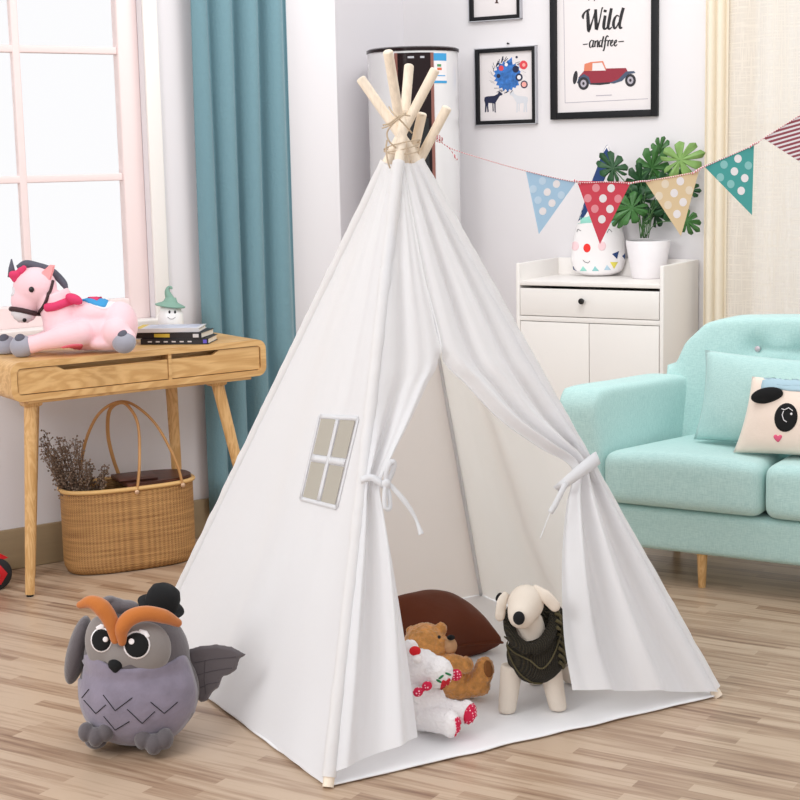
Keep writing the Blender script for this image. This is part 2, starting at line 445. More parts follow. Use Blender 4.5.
sx0 = FRt.l(703, 200, -.1).x; sx1 = FRt.l(728, 200, -.1).x
th = thing('sheer_curtain', 'cream linen curtain hanging over the window behind the mint sofa', 'curtain', FRt.w((sx0, -.1, 0)), FRt.yaw)
bm = NB(); grid(bm, pleated(FRt, 0, sx1-sx0, .03, 2.45, 0, .02, .045, 9), 50, 10)
obj('gathered_edge', bm, cream, th, 180, mods=[('SOLIDIFY', dict(thickness=.002))])
bm = NB(); grid(bm, pleated(FRt, sx1-sx0-.01, sx1-sx0+2.2, .03, 2.45, .012, .022, .17, 4), 260, 10)
obj('linen_panel', bm, sheer, th, 180)
bm = NB(); tube(bm, [(-.05, 0, 2.46), (2.4, 0, 2.46)], .012, 12); obj('curtain_rod', bm, silver, th)

# ------------------------------------------------------------ play tent
Fp, Rp, Lp = G(328, 788), G(718, 697), G(150, 655)
Bp = Fp+(Rp-Fp)+(Lp-Fp)
cen = (Fp+Bp)/2
Cx = AY(402, 148, cen.y)                               # where the poles cross
base = V((cen.x, cen.y, 0))
tent = thing('teepee_tent', 'white canvas play tent on crossed wooden poles with tied back door flaps', 'tent', base)
TI = M.Translation(-base)
def line_at_z(a, b, z): return a+(b-a)*((z-a.z)/(b.z-a.z))
feet = {'F': Fp, 'R': Rp, 'L': Lp, 'B': Bp}
PR = .0138
crossoff = {'F': V((-.004, -.045, 0)), 'R': V((.020, -.010, 0)), 'L': V((-.022, .006, 0)), 'B': V((.006, .035, 0))}
cross = {k: Cx+crossoff[k] for k in feet}
def extend(foot, c, px, py):
    # end of the pole beyond the crossing, continuing its own line in depth
    Y = c.y
    for _ in range(12):
        q = AY(px, py, Y); t = (q.z-foot.z)/(c.z-foot.z); Y = foot.y+(c.y-foot.y)*t
    return AY(px, py, Y)
tops = {'F': (404, 112), 'R': (361, 79), 'L': (435, 70), 'B': (388, 52)}
def add_pole(foot, c, top):
    bm = NB(); pts = [foot+(c-foot)*(k/12) for k in range(12)]+[c, top]
    tube(bm, pts, PR, 16); 
    d_ = (top-c).normalized(); tube(bm, [top-d_*.004, top, top+d_*.003, top+d_*.0035], [PR, PR, PR*.8, PR*.3], 16)
    bmesh.ops.transform(bm, matrix=TI, verts=bm.verts)
    return obj('pole', bm, pole_m, tent, 50)
for k in feet:
    f = feet[k]+V((0, 0, .002)); c = cross[k]
    add_pole(f, c, extend(f, c, *tops[k]))
# two more poles, standing inside on the far left sides
P5 = Lp*.55+Bp*.45+V((.0, -.03, .002)); c5 = AY(418, 163, cen.y+.055)
add_pole(P5, c5, extend(P5, c5, 447, 108))
P6 = Lp*.62+Fp*.38+V((.05, .03, .002)); c6 = AY(404, 125, cen.y+.045)
add_pole(P6, c6, AY(409, 66, c6.y+.06))
P7 = Bp*.6+Rp*.4+(Bp*.5+Rp*.5-cen).normalized()*.05+V((0, 0, .002)); c7 = AY(413, 155, cen.y+.05)
add_pole(P7, c7, extend(P7, c7, 422, 114))
# cord lashed round the crossing
cord = mat('jute_cord', (206, 186, 160), .9, .4, 900)
bm = NB()
yc = Cx.y-.072
def cp(L_): return [AY(x, y, yc+d) for x, y, d in L_]
tube(bm, curve(cp([(404, 113, 0), (398, 119, -.005), (391, 126, -.01), (387, 133, 0), (389, 141, .0), (396, 148, .01)]), 5), .0023, 6)
tube(bm, curve(cp([(382, 128, .0), (388, 126, -.01), (397, 120, -.012), (403, 115, -.012), (410, 116, .0)]), 5), .0023, 6)
tube(bm, curve(cp([(383, 125, .0), (390, 123, -.01), (399, 116, -.012), (406, 113, -.008)]), 5), .0023, 6)
tube(bm, curve(cp([(389, 107, .02), (392, 112, 0), (397, 117, -.01), (404, 124, .0), (412, 133, .02)]), 5), .0023, 6)
tube(bm, curve(cp([(387, 140, 0), (386, 150, .0), (388, 162, .005), (390, 168, .02)]), 5), .0023, 6)
for k in range(3):
    c = V((Cx.x, Cx.y, Cx.z-.005+k*.007))
    tube(bm, [c+V((.05*cos(t), .062*sin(t), .012*sin(t+k))) for t in [2*pi*j/28 for j in range(29)]], .0016, 6)
bmesh.ops.transform(bm, matrix=TI, verts=bm.verts); obj('lashing_cord', bm, cord, tent, 180)

ztopf = {k: None for k in feet}
def out(k, z, d):     # a corner line of the cover: the pole line pushed outwards
    p = line_at_z(feet[k], cross[k], z); o = V((p.x-cen.x, p.y-cen.y, 0))
    o0 = V((feet[k].x-cen.x, feet[k].y-cen.y, 0)).normalized()
    return p+o0*d
def ztop_at(k, py):
    z = 1.45
    for _ in range(20):
        p = line_at_z(feet[k], cross[k], z); q = AY(400, py, p.y); z += (q.z-z)*.8
    return z
ZT = ztop_at('F', 164)
def corner_pt(k, v, d):   # v 0 top, 1 ground
    return out(k, ZT+(.012-ZT)*v, d)
nz = V((0, 0, 0))
def panel(a, b, da, db, sag, wr, seed, nu=50, nv=90):
    na = (corner_pt(a, 1, da)-corner_pt(a, 0, da)).cross(corner_pt(b, 1, db)-corner_pt(a, 1, da)).normalized()
    mid = (corner_pt(a, 1, 0)+corner_pt(b, 1, 0))/2
    if na.dot(mid-cen) < 0: na = -na
    def f(u, v):
        p = corner_pt(a, v, da).lerp(corner_pt(b, v, db), u)
        w = (4*u*(1-u))**.5
        tension = .35+.65*abs(2*u-1)
        d = -sag*sin(pi*u)*sin(pi*min(1, v*1.0))*.8
        q = V((u*3.2*(.3+v), v*2.0, seed))
        d += wr*w*v*noise.noise(q*1.6)+wr*.45*w*noise.noise(V((u*9, v*2.2, seed+3)))
        # creases that fan from the top
        d += wr*.5*w*sin(u*13+seed)*max(0, 1-v*1.4)*v*3
        return p+na*d
    return f, na
PANELS = {}
fLF, nLF = panel('L', 'F', .016, .016, .03, .016, 2.2)
bm = NB(); grid(bm, fLF, 60, 110); bmesh.ops.transform(bm, matrix=TI, verts=bm.verts)
sideo = obj('side_panel', bm, canvas, tent, 180)
for a, b, sd in (('R', 'B', 5.1), ('B', 'L', 8.3)):
    f_, _ = panel(a, b, -.016, -.016, .02, .02, sd)
    bm = NB(); grid(bm, f_, 50, 80); bmesh.ops.transform(bm, matrix=TI, verts=bm.verts)
    obj('back_panel', bm, canvas_in, tent, 180)
bm = NB()
inw = V((cen.x-Bp.x, cen.y-Bp.y, 0)).normalized()
P = [corner_pt('B', k/40, -.022) for k in range(41)]; tube(bm, P, [.006+.0015*noise.noise(V((k*.4, 0, 0))) for k in range(41)], 8); bmesh.ops.transform(bm, matrix=TI, verts=bm.verts)
obj('back_seam', bm, canvas, tent, 180)
# front panel with the door slit, split halves drawn aside
pf = corner_pt('F', .5, .017); nF = (corner_pt('F', 1, .017)-corner_pt('F', 0, .017)).cross(corner_pt('R', 1, .017)-corner_pt('F', 1, .017)).normalized()
if nF.y > 0: nF = -nF
def on_front(px, py): return PL(px, py, pf, nF)
def fpole(k, py):
    lo, hi = 0.0, 1.0
    # point on the cover's corner line that is seen at height py
    a, b = corner_pt(k, 0, .016), corner_pt(k, 1, .016)
    for _ in range(40):
        m_ = (lo+hi)/2; p = a.lerp(b, m_); d = p-CO; 
        # project
        x, y, z = d; cy = z*cos(PITCH)+y*sin(PITCH); cz = y*cos(PITCH)-z*sin(PITCH)
        u_, v_ = FOC*x/cz, FOC*cy/cz; Y_ = 400-(u_*sin(ROLL)+v_*cos(ROLL))
        if Y_ < py: lo = m_
        else: hi = m_
    return a.lerp(b, (lo+hi)/2)
# (inner x, inner y, outer y on the pole, fold amplitude)
LH = [(404, 163, 163, 0), (413, 220, 222, .006), (424, 280, 288, .010), (440, 352, 372, .010), (428, 385, 408, .012), (410, 424, 440, .016), (394, 455, 463, .014), (381, 486, 484, .010), (385, 515, 512, .014), (393, 560, 560, .018), (401, 610, 620, .020), (409, 665, 690, .020), (418, 737, 774, .018)]
RH = [(404, 163, 163, 0), (413, 220, 222, .008), (424, 280, 288, .012), (440, 352, 362, .012), (468, 385, 388, .014), (502, 420, 412, .018), (540, 447, 434, .020), (572, 468, 455, .013), (567, 505, 490, .018), (563, 550, 530, .022), (563, 600, 578, .025), (566, 645, 630, .025), (574, 690, 692, .022)]
def half(rows, k, cyc, ph, sgn):
    inn = curve([on_front(r[0], r[1]) for r in rows], 8); ou = [None]*0
    ou = curve([fpole(k, r[2]) for r in rows], 8); am = lerp_list([r[3] for r in rows], len(inn)); n = len(inn)-1
    vt = 7/12
    def f(u, v):
        j = min(int(round(v*n)), n); p = ou[j].lerp(inn[j], u)
        env = min(1, u*6) if j > 24 else min(1, u*5)*min(1, (1-u)*4)
        w = u**1.15
        d = am[j]*env*(sin(2*pi*cyc*w+ph)+.35*sin(2*pi*cyc*2.1*w+ph*2+v*4))
        if j > 24: d += am[j]*.5*u
        d += .010*noise.noise(V((u*4, v*6, ph)))*min(1, u*5)*min(1, (1-u)*5)
        if j <= 24: d += .012*u**3*(j/24)
        return p-nF*0+nF*d
    return f, n
front = NB()
fl, n1 = half(LH, 'F', 1.6, .6, 1); grid(front, fl, 44, n1)
fr_, n2 = half(RH, 'R', 2.6, 1.0, 1); grid(front, fr_, 60, n2)
bmesh.ops.remove_doubles(front, verts=front.verts[:], dist=.0012)
bmesh.ops.transform(front, matrix=TI, verts=front.verts)
obj('front_panel', front, canvas, tent, 180)
# sleeves that hold the poles
for k in feet:
    bm = NB(); n = 60; a_, b_ = corner_pt(k, -.004, .004), corner_pt(k, .992, .004)
    def sl(u, v, a_=a_, b_=b_, k=k):
        p = a_.lerp(b_, v); r = .0172+.002*noise.noise(V((v*30, ord(k), 0)))+.0015*noise.noise(V((v*60, u*5, 2)))
        d = (b_-a_).normalized(); s = d.cross(V((0, 0, 1))).normalized(); q = d.cross(s)
        t = 2*pi*u
        return p+s*cos(t)*r+q*sin(t)*r
    grid(bm, sl, 18, 90); bmesh.ops.transform(bm, matrix=TI, verts=bm.verts)
    obj('pole_sleeve', bm, canvas, tent, 180)
# groundsheet
bm = NB()
def gs(u, v):
    p = Fp.lerp(Rp, u).lerp(Lp.lerp(Bp, u), v)
    e = V((p.x-cen.x, p.y-cen.y, 0)); m_ = max(abs(2*u-1), abs(2*v-1)); p = p+e*.008
    p.z = .006+.004*(noise.noise(p*5)+.5*noise.noise(p*13))*(1 if m_ < .97 else .3)+.002
    if m_ > .96: p += e.normalized()*.008*noise.noise(V((p.x*8, p.y*8, 4)))
    return p
grid(bm, gs, 70, 70); bmesh.ops.transform(bm, matrix=TI, verts=bm.verts)
obj('groundsheet', bm, matcloth, tent, 180, mods=[('SOLIDIFY', dict(thickness=.003))])
# side window: four gauze panes behind crossed tape
bm = NB(); sm = NB()
st = BVHTree.FromPolygons([v.co+base for v in sideo.data.vertices], [list(p.vertices) for p in sideo.data.polygons])
def side(px, py, off=.003):
    d = ray(px, py).normalized(); h = st.ray_cast(CO, d)
    return (h[0] if h[0] else PL(px, py, corner_pt('F', .5, 0), nLF))+nLF*off
W = [(322, 419), (356, 421), (336, 505), (304, 497)]      # TL TR BR BL
def wq(u, v):
    a, b, c, d = W; x = (a[0]*(1-u)+b[0]*u)*(1-v)+(d[0]*(1-u)+c[0]*u)*v; y = (a[1]*(1-u)+b[1]*u)*(1-v)+(d[1]*(1-u)+c[1]*u)*v
    return x, y
for (u0, u1, v0, v1) in ((.0, .44, 0, .45), (.56, 1, 0, .45), (.0, .44, .55, 1), (.56, 1, .55, 1)):
    b_ = NB(); grid(b_, lambda u, v: side(*wq(u0+(u1-u0)*u, v0+(v1-v0)*v), off=.0035), 5, 5); bmesh.ops.transform(b_, matrix=TI, verts=b_.verts)
    obj('window_gauze', b_, gauze, tent, 180)
def strip(bm, P, w, dirv=None, th=.002, n=None):
    """ribbon along points, width w"""
    P = [V(p) for p in P]
    if not hasattr(w, '__len__'): w = [w]*len(P)
    for i in range(len(P)-1): pass
    t = bmesh.new(); rows = []
    for i, p in enumerate(P):
        d = (P[min(i+1, len(P)-1)]-P[max(i-1, 0)]).normalized(); s = d.cross(dirv).normalized(); q = s.cross(d)
        rows.append([t.verts.new(p+s*w[i]/2*a+q*th/2*b) for a, b in ((-1, -1), (1, -1), (1, 1), (-1, 1))])
    for a, b in zip(rows, rows[1:]):
        for k in range(4): t.faces.new((a[k], a[(k+1) % 4], b[(k+1) % 4], b[k]))
    t.faces.new(rows[0][::-1]); t.faces.new(rows[-1]); bmesh.ops.recalc_face_normals(t, faces=t.faces[:]); merge(bm, t)
b_ = NB(); w2 = .017
E_ = lambda u0, v0, u1, v1, o: [side(*wq(u0+(u1-u0)*k/8, v0+(v1-v0)*k/8), off=o) for k in range(9)]
strip(b_, E_(.5, 0, .5, 1, .0055), .016, nLF); strip(b_, E_(0, .5, 1, .5, .005), .018, nLF)
for q in ((-.06, -.03, 1.06, -.03), (-.06, 1.03, 1.06, 1.03)): strip(b_, E_(*q, .0035), .012, nLF, .0012)
for q in ((-.07, -.03, -.07, 1.03), (1.07, -.03, 1.07, 1.03)): strip(b_, E_(*q, .0035), .010, nLF, .0012)
bmesh.ops.transform(b_, matrix=TI, verts=b_.verts); obj('window_tape', b_, canvas, tent, 180)
# ties
def tp(L_, off=.03): return curve([on_front(x, y)+nF*(off+d) for x, y, d in L_], 6)
b_ = NB()
P = tp([(357, 482, -.01), (366, 480, .004), (376, 487, .008), (384, 489, -.01)]); strip(b_, P, .018, nF)
ell(b_, on_front(379, 487)+nF*.042, (.012, .01, .013))
P = tp([(379, 487, .012), (378, 476, .02), (382, 466, .025), (386, 468, .02), (384, 478, .014), (380, 487, .01)]); strip(b_, P, .013, nF)
P = tp([(379, 487, .012), (376, 500, .02), (377, 511, .02), (382, 511, .016), (382, 500, .014), (380, 488, .01)]); strip(b_, P, .012, nF)
P = tp([(381, 486, .012), (391, 497, .014), (401, 509, .012), (408, 520, .01), (412, 531, .012), (414, 537, .012)]); strip(b_, P, lerp_list([.012, .014, .008, .016], len(P)), nF)
bmesh.ops.transform(b_, matrix=TI, verts=b_.verts); tag(obj('tie_ribbon', b_, canvas, tent, 180), 'white ribbon tied in a bow around the left door flap')
b_ = NB()
P = tp([(601, 456, -.045), (592, 460, -.005), (580, 468, .012), (568, 477, .014), (558, 486, .0), (556, 489, -.03)]); strip(b_, P, lerp_list([.03, .036, .036, .032, .026, .02], len(P)), nF)
P = tp([(559, 486, .006), (554, 494, .01), (548, 506, .01), (543, 515, .008)]); strip(b_, P, .016, nF)
tube(b_, tp([(543, 514, .008), (538, 528, .006), (533, 541, .006)]), .0012, 6)
bmesh.ops.transform(b_, matrix=TI, verts=b_.verts); tag(obj('tie_ribbon', b_, canvas, tent, 180), 'white ribbon gathered around the right door flap with a hanging tail')

# ------------------------------------------------------------ bunting
red = mat('flag_red', (214, 70, 88), .8); sky = mat('flag_blue', (172, 206, 232), .8); tan = mat('flag_tan', (228, 204, 164), .8); teal = mat('flag_teal', (74, 164, 160), .8)
wine = mat('flag_wine', (150, 74, 86), .8); pwhite = mat('print_white', (240, 236, 238), .8)
pinkd = mat('print_pink', (235, 150, 160), .8); cyd = mat('print_cyan', (140, 200, 198), .8); tand = mat('print_beige', (236, 222, 200), .8); skyd = mat('print_lightblue', (196, 220, 240), .8)
def by(px): return 4.42+(px-430)/400*.38
bt = thing('bunting', 'string of pennant flags running from a tent pole to the right', 'bunting', AY(436, 143, by(436)))
BI = M.Translation(-bt.location)
flags = [('flag_blue', (526, 171), (576, 182), (539, 234), sky, pwhite, skyd, 'pale blue pennant with white polka dots'),
         ('flag_red', (577, 181), (631, 182), (600, 244), red, pwhite, pinkd, 'red pennant with white polka dots'),
         ('flag_tan', (645, 181), (699, 171), (681, 236), tan, pwhite, tand, 'tan pennant with white polka dots'),
         ('flag_teal', (704, 166), (754, 145), (752, 215), teal, pwhite, cyd, 'teal pennant with white polka dots'),
         ('flag_stripes', (763, 138), (818, 104), (822, 176), pwhite, wine, wine, 'white and wine red striped pennant')]
for nm, a, b, c, m0, m1_, m2_, lb in flags:
    A, B_, C_ = [AY(p[0], p[1], by(p[0])) for p in (a, b, c)]
    C_ = AY(c[0], c[1], (A.y+B_.y)/2+.004)
    bm = NB(); nn = (B_-A).cross(C_-A).normalized()
    if nn.y > 0: nn = -nn
    ex = (B_-A).normalized(); ez = nn.cross(ex)
    if ez.z < 0: ez = -ez
    T = M(((ex.x, -nn.x, ez.x, A.x), (ex.y, -nn.y, ez.y, A.y), (ex.z, -nn.z, ez.z, A.z), (0, 0, 0, 1)))
    w_ = (B_-A).length; cx_ = (C_-A).dot(ex); cz_ = (C_-A).dot(ez)
    prism(bm, [(0, 0), (w_, 0), (cx_, cz_)], T, .0012, 0)
    def inside(x, z, m_=.0):
        pts = [(0, 0), (w_, 0), (cx_, cz_)]; s = []
        for i in range(3):
            x1_, z1_ = pts[i]; x2_, z2_ = pts[(i+1) % 3]; s.append(((x2_-x1_)*(z-z1_)-(z2_-z1_)*(x-x1_))/math.hypot(x2_-x1_, z2_-z1_))
        return all(q < -m_ for q in s) or all(q > m_ for q in s)
    if nm != 'flag_stripes':
        s_ = w_/4.1; rr = s_*.29; k = 0
        for j in range(0, 9):
            for i in range(-2, 8):
                x = (i+.5*(j % 2))*s_*1.15+.3*s_; z = -(j*s_*.72+.45*s_)
                if not inside(x, z, rr*.55): continue
                big = (i+j) % 2 == 0
                pts = [(x+rr*cos(q), z+rr*sin(q)) for q in [2*pi*h/14 for h in range(14)]]
                prism(bm, pts, T @ M.Translation((0, -.0006, 0)), .0005, 1 if big else 2)
    else:
        # stripes at an angle, clipped to the triangle
        dn = V((.25, .97)); 
        tri = [V((0, 0)), V((w_, 0)), V((cx_, cz_))]
        def clip(poly, n_, c_, keep):
            o_ = []
            for i in range(len(poly)):
                p, q = poly[i], poly[(i+1) % len(poly)]; dp, dq = (p.dot(n_)-c_)*keep, (q.dot(n_)-c_)*keep
                if dp >= 0: o_.append(p)
                if dp*dq < 0: o_.append(p+(q-p)*(dp/(dp-dq)))
            return o_
        k = -1.0
        for j in range(40):
            c0 = cz_*1.2+j*.0125
            pl = clip(tri, dn, c0, 1)
            if len(pl) > 2: pl = clip(pl, dn, c0+.0065, -1)
            if len(pl) > 2: prism(bm, [(p.x, p.y) for p in pl], T @ M.Translation((0, -.0006, 0)), .0005, 1)
    bmesh.ops.transform(bm, matrix=BI, verts=bm.verts)
    tag(obj('pennant', bm, [m0, m1_, m2_], bt, 0), lb)
strm, N, L, b = nodes('striped_twine')
tc = N.new('ShaderNodeTexCoord'); wv = N.new('ShaderNodeTexWave'); wv.inputs['Scale'].default_value = 45; L.new(tc.outputs['Object'], wv.inputs[0])
cr = N.new('ShaderNodeValToRGB'); cr.color_ramp.interpolation = 'CONSTANT'; cr.color_ramp.elements[0].color = lin((240, 228, 228)); cr.color_ramp.elements[1].color = lin((200, 80, 95)); cr.color_ramp.elements[1].position = .55
L.new(wv.outputs[0], cr.inputs[0]); L.new(cr.outputs[0], b.inputs['Base Color'])
bm = NB()
P = curve([AY(x, y, by(x)-.003) for x, y in ((437, 138), (450, 148), (480, 158), (526, 171), (576, 182), (604, 182), (631, 183), (645, 181), (672, 177), (699, 171), (704, 167), (754, 145), (764, 138), (818, 104), (850, 84))], 6)
tube(bm, P, .0013, 6)
c_ = AY(437, 138, by(437)+.005); pd = (AY(447, 108, 4.5)-AY(418, 163, 4.45)).normalized()
for q in range(3):
    s = pd.cross(V((0, 1, 0))).normalized(); r_ = pd.cross(s)
    tube(bm, [c_+pd*(.004*q-.004)+(s*cos(t)+r_*sin(t))*.0165 for t in [2*pi*j/20 for j in range(21)]], .0013, 6)
tube(bm, curve([AY(x, y, by(x)-.01) for x, y in ((446, 145), (450, 149), (454, 155), (457, 160))], 4), [.0012]*8+[.003]*5, 6)
bmesh.ops.transform(bm, matrix=BI, verts=bm.verts); obj('twine', bm, strm, bt, 180)
for (x, y, x2, y2) in ((573, 180, 580, 184), (628, 184, 650, 181), (692, 174, 708, 165), (749, 148, 757, 143)):
    bm = NB(); P = curve([AY(x, y, by(x)-.005), AY((x+x2)/2, (y+y2)/2-1, by(x)-.006), AY(x2, y2, by(x2)-.005)], 4); tube(bm, P, .0024, 6); bmesh.ops.transform(bm, matrix=BI, verts=bm.verts)
    obj('knot', bm, strm, bt, 180)

# ------------------------------------------------------------ cabinet
FC = Fr((F_cab0.x, F_cab0.y, 0), YR)
cx0 = FC.l(516, 300).x; cx1 = FC.l(663.5, 300).x; zt = FC.l(590, 282.5).z; zpan = FC.l(662, 266, 0).z
cab = thing('cabinet', 'white cabinet with one drawer above two doors, plant pot on top', 'cabinet', FC.o, FC.yaw)
T_ = .018
bm = NB(); D = .425
for (a, b_) in ((cx0, cx0+T_), (cx1-T_, cx1)):
    tt = NB(); box(tt, a, b_, 0, D, .0, zpan, .004)
    merge(bm, tt)
box(bm, cx0+T_, cx1-T_, .003, D, zt-.02, zt, .002); box(bm, cx0+T_, cx1-T_, D-.014, D, .04, zpan, .002)
zd1 = FC.l(590, 320.5).z
box(bm, cx0+T_, cx1-T_, .003, D-.02, zd1-.012, zd1+.010, .002)
box(bm, cx0+T_, cx1-T_, .01, D-.02, .05, .07, .002); box(bm, cx0+T_, cx1-T_, .02, .035, 0, .05)
obj('body', bm, white, cab, 30)
bm = NB(); box(bm, cx0+T_+.003, cx1-T_-.003, .001, .019, zd1+.013, zt-.033, .002)
box(bm, cx0+T_+.01, cx1-T_-.01, .019, D-.03, zd1+.02, zt-.05); dr = obj('drawer', bm, white, cab, 30)
bm = NB(); kx = FC.l(583, 302).x-.0; kz = FC.l(583, 301).z
lathe(bm, [(.0, -.002), (.006, -.002), (.005, .01), (.012, .014), (.014, .02), (.012, .026), (0, .028)], 20, T=M.Translation((kx, 0, kz)) @ M.Rotation(pi/2, 4, 'X'))
obj('knob', bm, black, dr, 60)
mx_ = FC.l(589, 360).x
for a, b_ in ((cx0+T_+.003, mx_-.0015), (mx_+.0015, cx1-T_-.003)):
    bm = NB(); box(bm, a, b_, .001, .019, .06, zd1-.015, .002); obj('door', bm, white, cab, 30)
ztop_c = zt

# plant on cabinet
potm = mat('white_pot', (238, 234, 236), .5, .1, 60, var=.03)
px_ = FC.l(648, 274, .30)
sp = 1560/7.0
plant = thing('potted_plant', 'green split leaf plant in a white tapered pot on the cabinet', 'plant', FC.w((px_.x, .30, ztop_c)), FC.yaw)
ph = (274-236)/sp
bm = NB(); r0, r1 = 16.5/sp, 22.5/sp
lathe(bm, [(0, .001), (r0-.004, .001), (r0, .006), (r1, ph-.004), (r1-.002, ph), (r1-.008, ph), (r1-.01, ph-.02), (0, ph-.02)], 40); obj('pot', bm, potm, plant, 40)
soil = mat('soil', (52, 40, 32), .95, .6, 90)
bm = NB(); lathe(bm, [(0, ph-.028), (r1-.012, ph-.024), (r1-.014, ph-.016), (0, ph-.010)], 24); obj('soil', bm, soil, plant)
greens = [mat('leaf_deep', (38, 78, 44), .45, .15, 40, var=.2, spec=.4), mat('leaf_mid', (62, 112, 54), .45, .15, 40, var=.2), mat('leaf_light', (128, 166, 92), .5, .15, 40, var=.15)]
stemm = mat('plant_stem', (70, 110, 60), .5)
FPl = Fr(plant.location, 0)
PLI = TM(plant).inverted()
def leaf(cx_, cy_, rx, ang, mi, y, tilt=0, nl=6):
    """deeply lobed leaf blade around (cx,cy) in view, pointing along ang"""
    y = y*.6-max(0, cx_-648)*.6/sp; c = FPl.l(cx_, cy_, y); L_ = rx/sp
    t = bmesh.new(); sidep = []
    N_ = 180
    outl = []
    for k in range(N_+1):
        s = k/N_; th = -pi+2*pi*s               # 0 = tip
        env = L_*(1.0-.12*abs(th)/pi)*(1-.55*max(0, abs(th)/pi-.82)/.18)
        q_ = th*9/(2*pi); t_ = abs(q_-round(q_))*2; r = env*(1-.16*t_-(.50*min(1, (t_-.72)/.2) if t_ > .72 else 0))
        if abs(th) > 2.9: r = env*.3
        x = r*sin(th)*.84; z = r*cos(th)*1.12
        outl.append((x, z))
    cv = t.verts.new((0, 0, 0)); prev = None; rows = []
    for f in (.33, .66, 1):
        rows.append([t.verts.new((x*f, -.10*(f*math.hypot(x, z))**1.3+.012*abs(sin(4*math.atan2(x, z)))*f, z*f)) for x, z in outl])
    for k in range(N_):
        t.faces.new((cv, rows[0][k], rows[0][k+1]))
        for a, b in zip(rows, rows[1:]): t.faces.new((a[k], b[k], b[k+1], a[k+1]))
    ro = M.Translation(c) @ M.Rotation(ang, 4, 'Y') @ M.Rotation(tilt, 4, 'X')
    t.transform(PLI @ FPl.m @ ro)
    bm = NB(); merge(bm, t)
    lf = obj('leaf', bm, greens[mi], plant, 180, mods=[('SOLIDIFY', dict(thickness=.0008))])
    bm = NB(); base_ = FPl.l(645+random.uniform(-5, 5), 238, 0)
    mid = base_.lerp(c, .5)+V((0, 0, .03)); mid.x = base_.x+(c.x-base_.x)*.3
    P = curve([base_, mid, c], 6); tube(bm, P, .0022, 6); bmesh.ops.transform(bm, matrix=PLI @ FPl.m, verts=bm.verts); obj('stalk', bm, stemm, lf, 180)
for a in ((613, 168, 18, R(-40), 0, -.05, -.2), (652, 168, 22, R(10), 1, .05, .3), (680, 160, 23, R(75), 2, 0, .0), (628, 196, 20, R(-110), 0, .02, .2),
          (661, 190, 20, R(40), 0, -.04, -.2), (641, 183, 20, R(-10), 0, .06, .3), (632, 208, 20, R(-120), 1, -.05, 0), (640, 200, 18, R(-60), 0, .03, .2),
          (668, 207, 18, R(110), 0, .03, .1), (687, 221, 15, R(130), 1, .0, .0), (655, 215, 16, R(20), 0, .05, .2), (688, 190, 12, R(95), 0, .07, .2), (622, 216, 13, R(-135), 1, .04, .2), (672, 178, 17, R(55), 1, .07, .1), (660, 150, 13, R(15), 1, .1, .2)):
    leaf(*a)

# clown cushion on cabinet
FCl = Fr(FC.w((FC.l(598, 272, .35).x, .35, ztop_c)), R(-12))
cl = thing('triangular_cushion', 'tall white pointed cushion with navy hat and red nose beside the plant', 'cushion', FCl.o, FCl.yaw)
cloth_w = mat('cushion_white', (236, 232, 232), .9, .1, 80); navy = mat('navy_print', (34, 62, 112), .85); mint = mat('mint_print', (150, 214, 200), .85); redp = mat('red_print', (232, 44, 36), .7)
blush = mat('blush_print', (240, 206, 210), .85); yell = mat('yellow_print', (222, 210, 92), .85); lblue = mat('pale_blue_print', (176, 204, 220), .85); ink = mat('ink_line', (60, 60, 66), .8)
bm = NB(); s = 1560/7.05
def cone(u, v):
    t = v; w = [(0, .055), (.03, .110), (.12, .128), (.3, .118), (.55, .078), (.8, .038), (.94, .018), (1.0, .004)]
    for a, b in zip(w, w[1:]):
        if t <= b[0]+1e-9: W_ = a[1]+(b[1]-a[1])*(t-a[0])/(b[0]-a[0]); break
    an = 2*pi*u; dth = min(.045, W_*.6)
    return V((W_*cos(an)+.045*v*v, dth*sin(an), .002+v*.60))
grid(bm, cone, 40, 50)
for v in bm.verts: pass
b_ = NB(); ell(b_, (0, 0, .012), (.06, .035, .01)); merge(bm, b_)
cb = soft('cushion_body', bm, cloth_w, cl, .005, 3)
tr = bvh(cb)
patch('hat_print', tr, FCl, [(607, 141), (611, 160), (602, 185), (586, 214), (580, 220), (577, 218), (588, 190), (598, 165)], navy, cl, .002)
patch('hat_trim', tr, FCl, [(578, 217), (590, 215), (618, 219), (624, 224), (600, 226), (578, 224)], mint, cl, .002)
patch('nose', tr, FCl, circ(587, 248, 3.6, 4.4), redp, cl, .002)
for p in ((575, 246), (602, 246)): patch('cheek', tr, FCl, circ(*p, 4, 4.6), blush, cl, .0015)
stitch('mouth', tr, FCl, [(583, 260), (585, 262), (588, 263), (590, 261)], ink, cl, .0012)
stitch('eye', tr, FCl, [(577, 232), (578, 229), (581, 231)], ink, cl, .0012)
stitch('eye', tr, FCl, [(607, 233), (609, 229), (612, 232)], ink, cl, .0012)
for pts, m_ in (([(612, 254), (619, 251), (617, 259)], navy), ([(610, 262), (618, 262), (614, 269)], yell), ([(571, 271), (573, 266), (577, 271)], navy), ([(580, 271), (583, 266), (587, 271)], mint),
                ([(604, 270), (607, 265), (611, 270)], lblue), ([(592, 271), (595, 266), (599, 271)], cyd), ([(622, 256), (625, 253), (625, 260)], navy)):
    patch('printed_triangle', tr, FCl, pts, m_, cl, .002, rings=3)

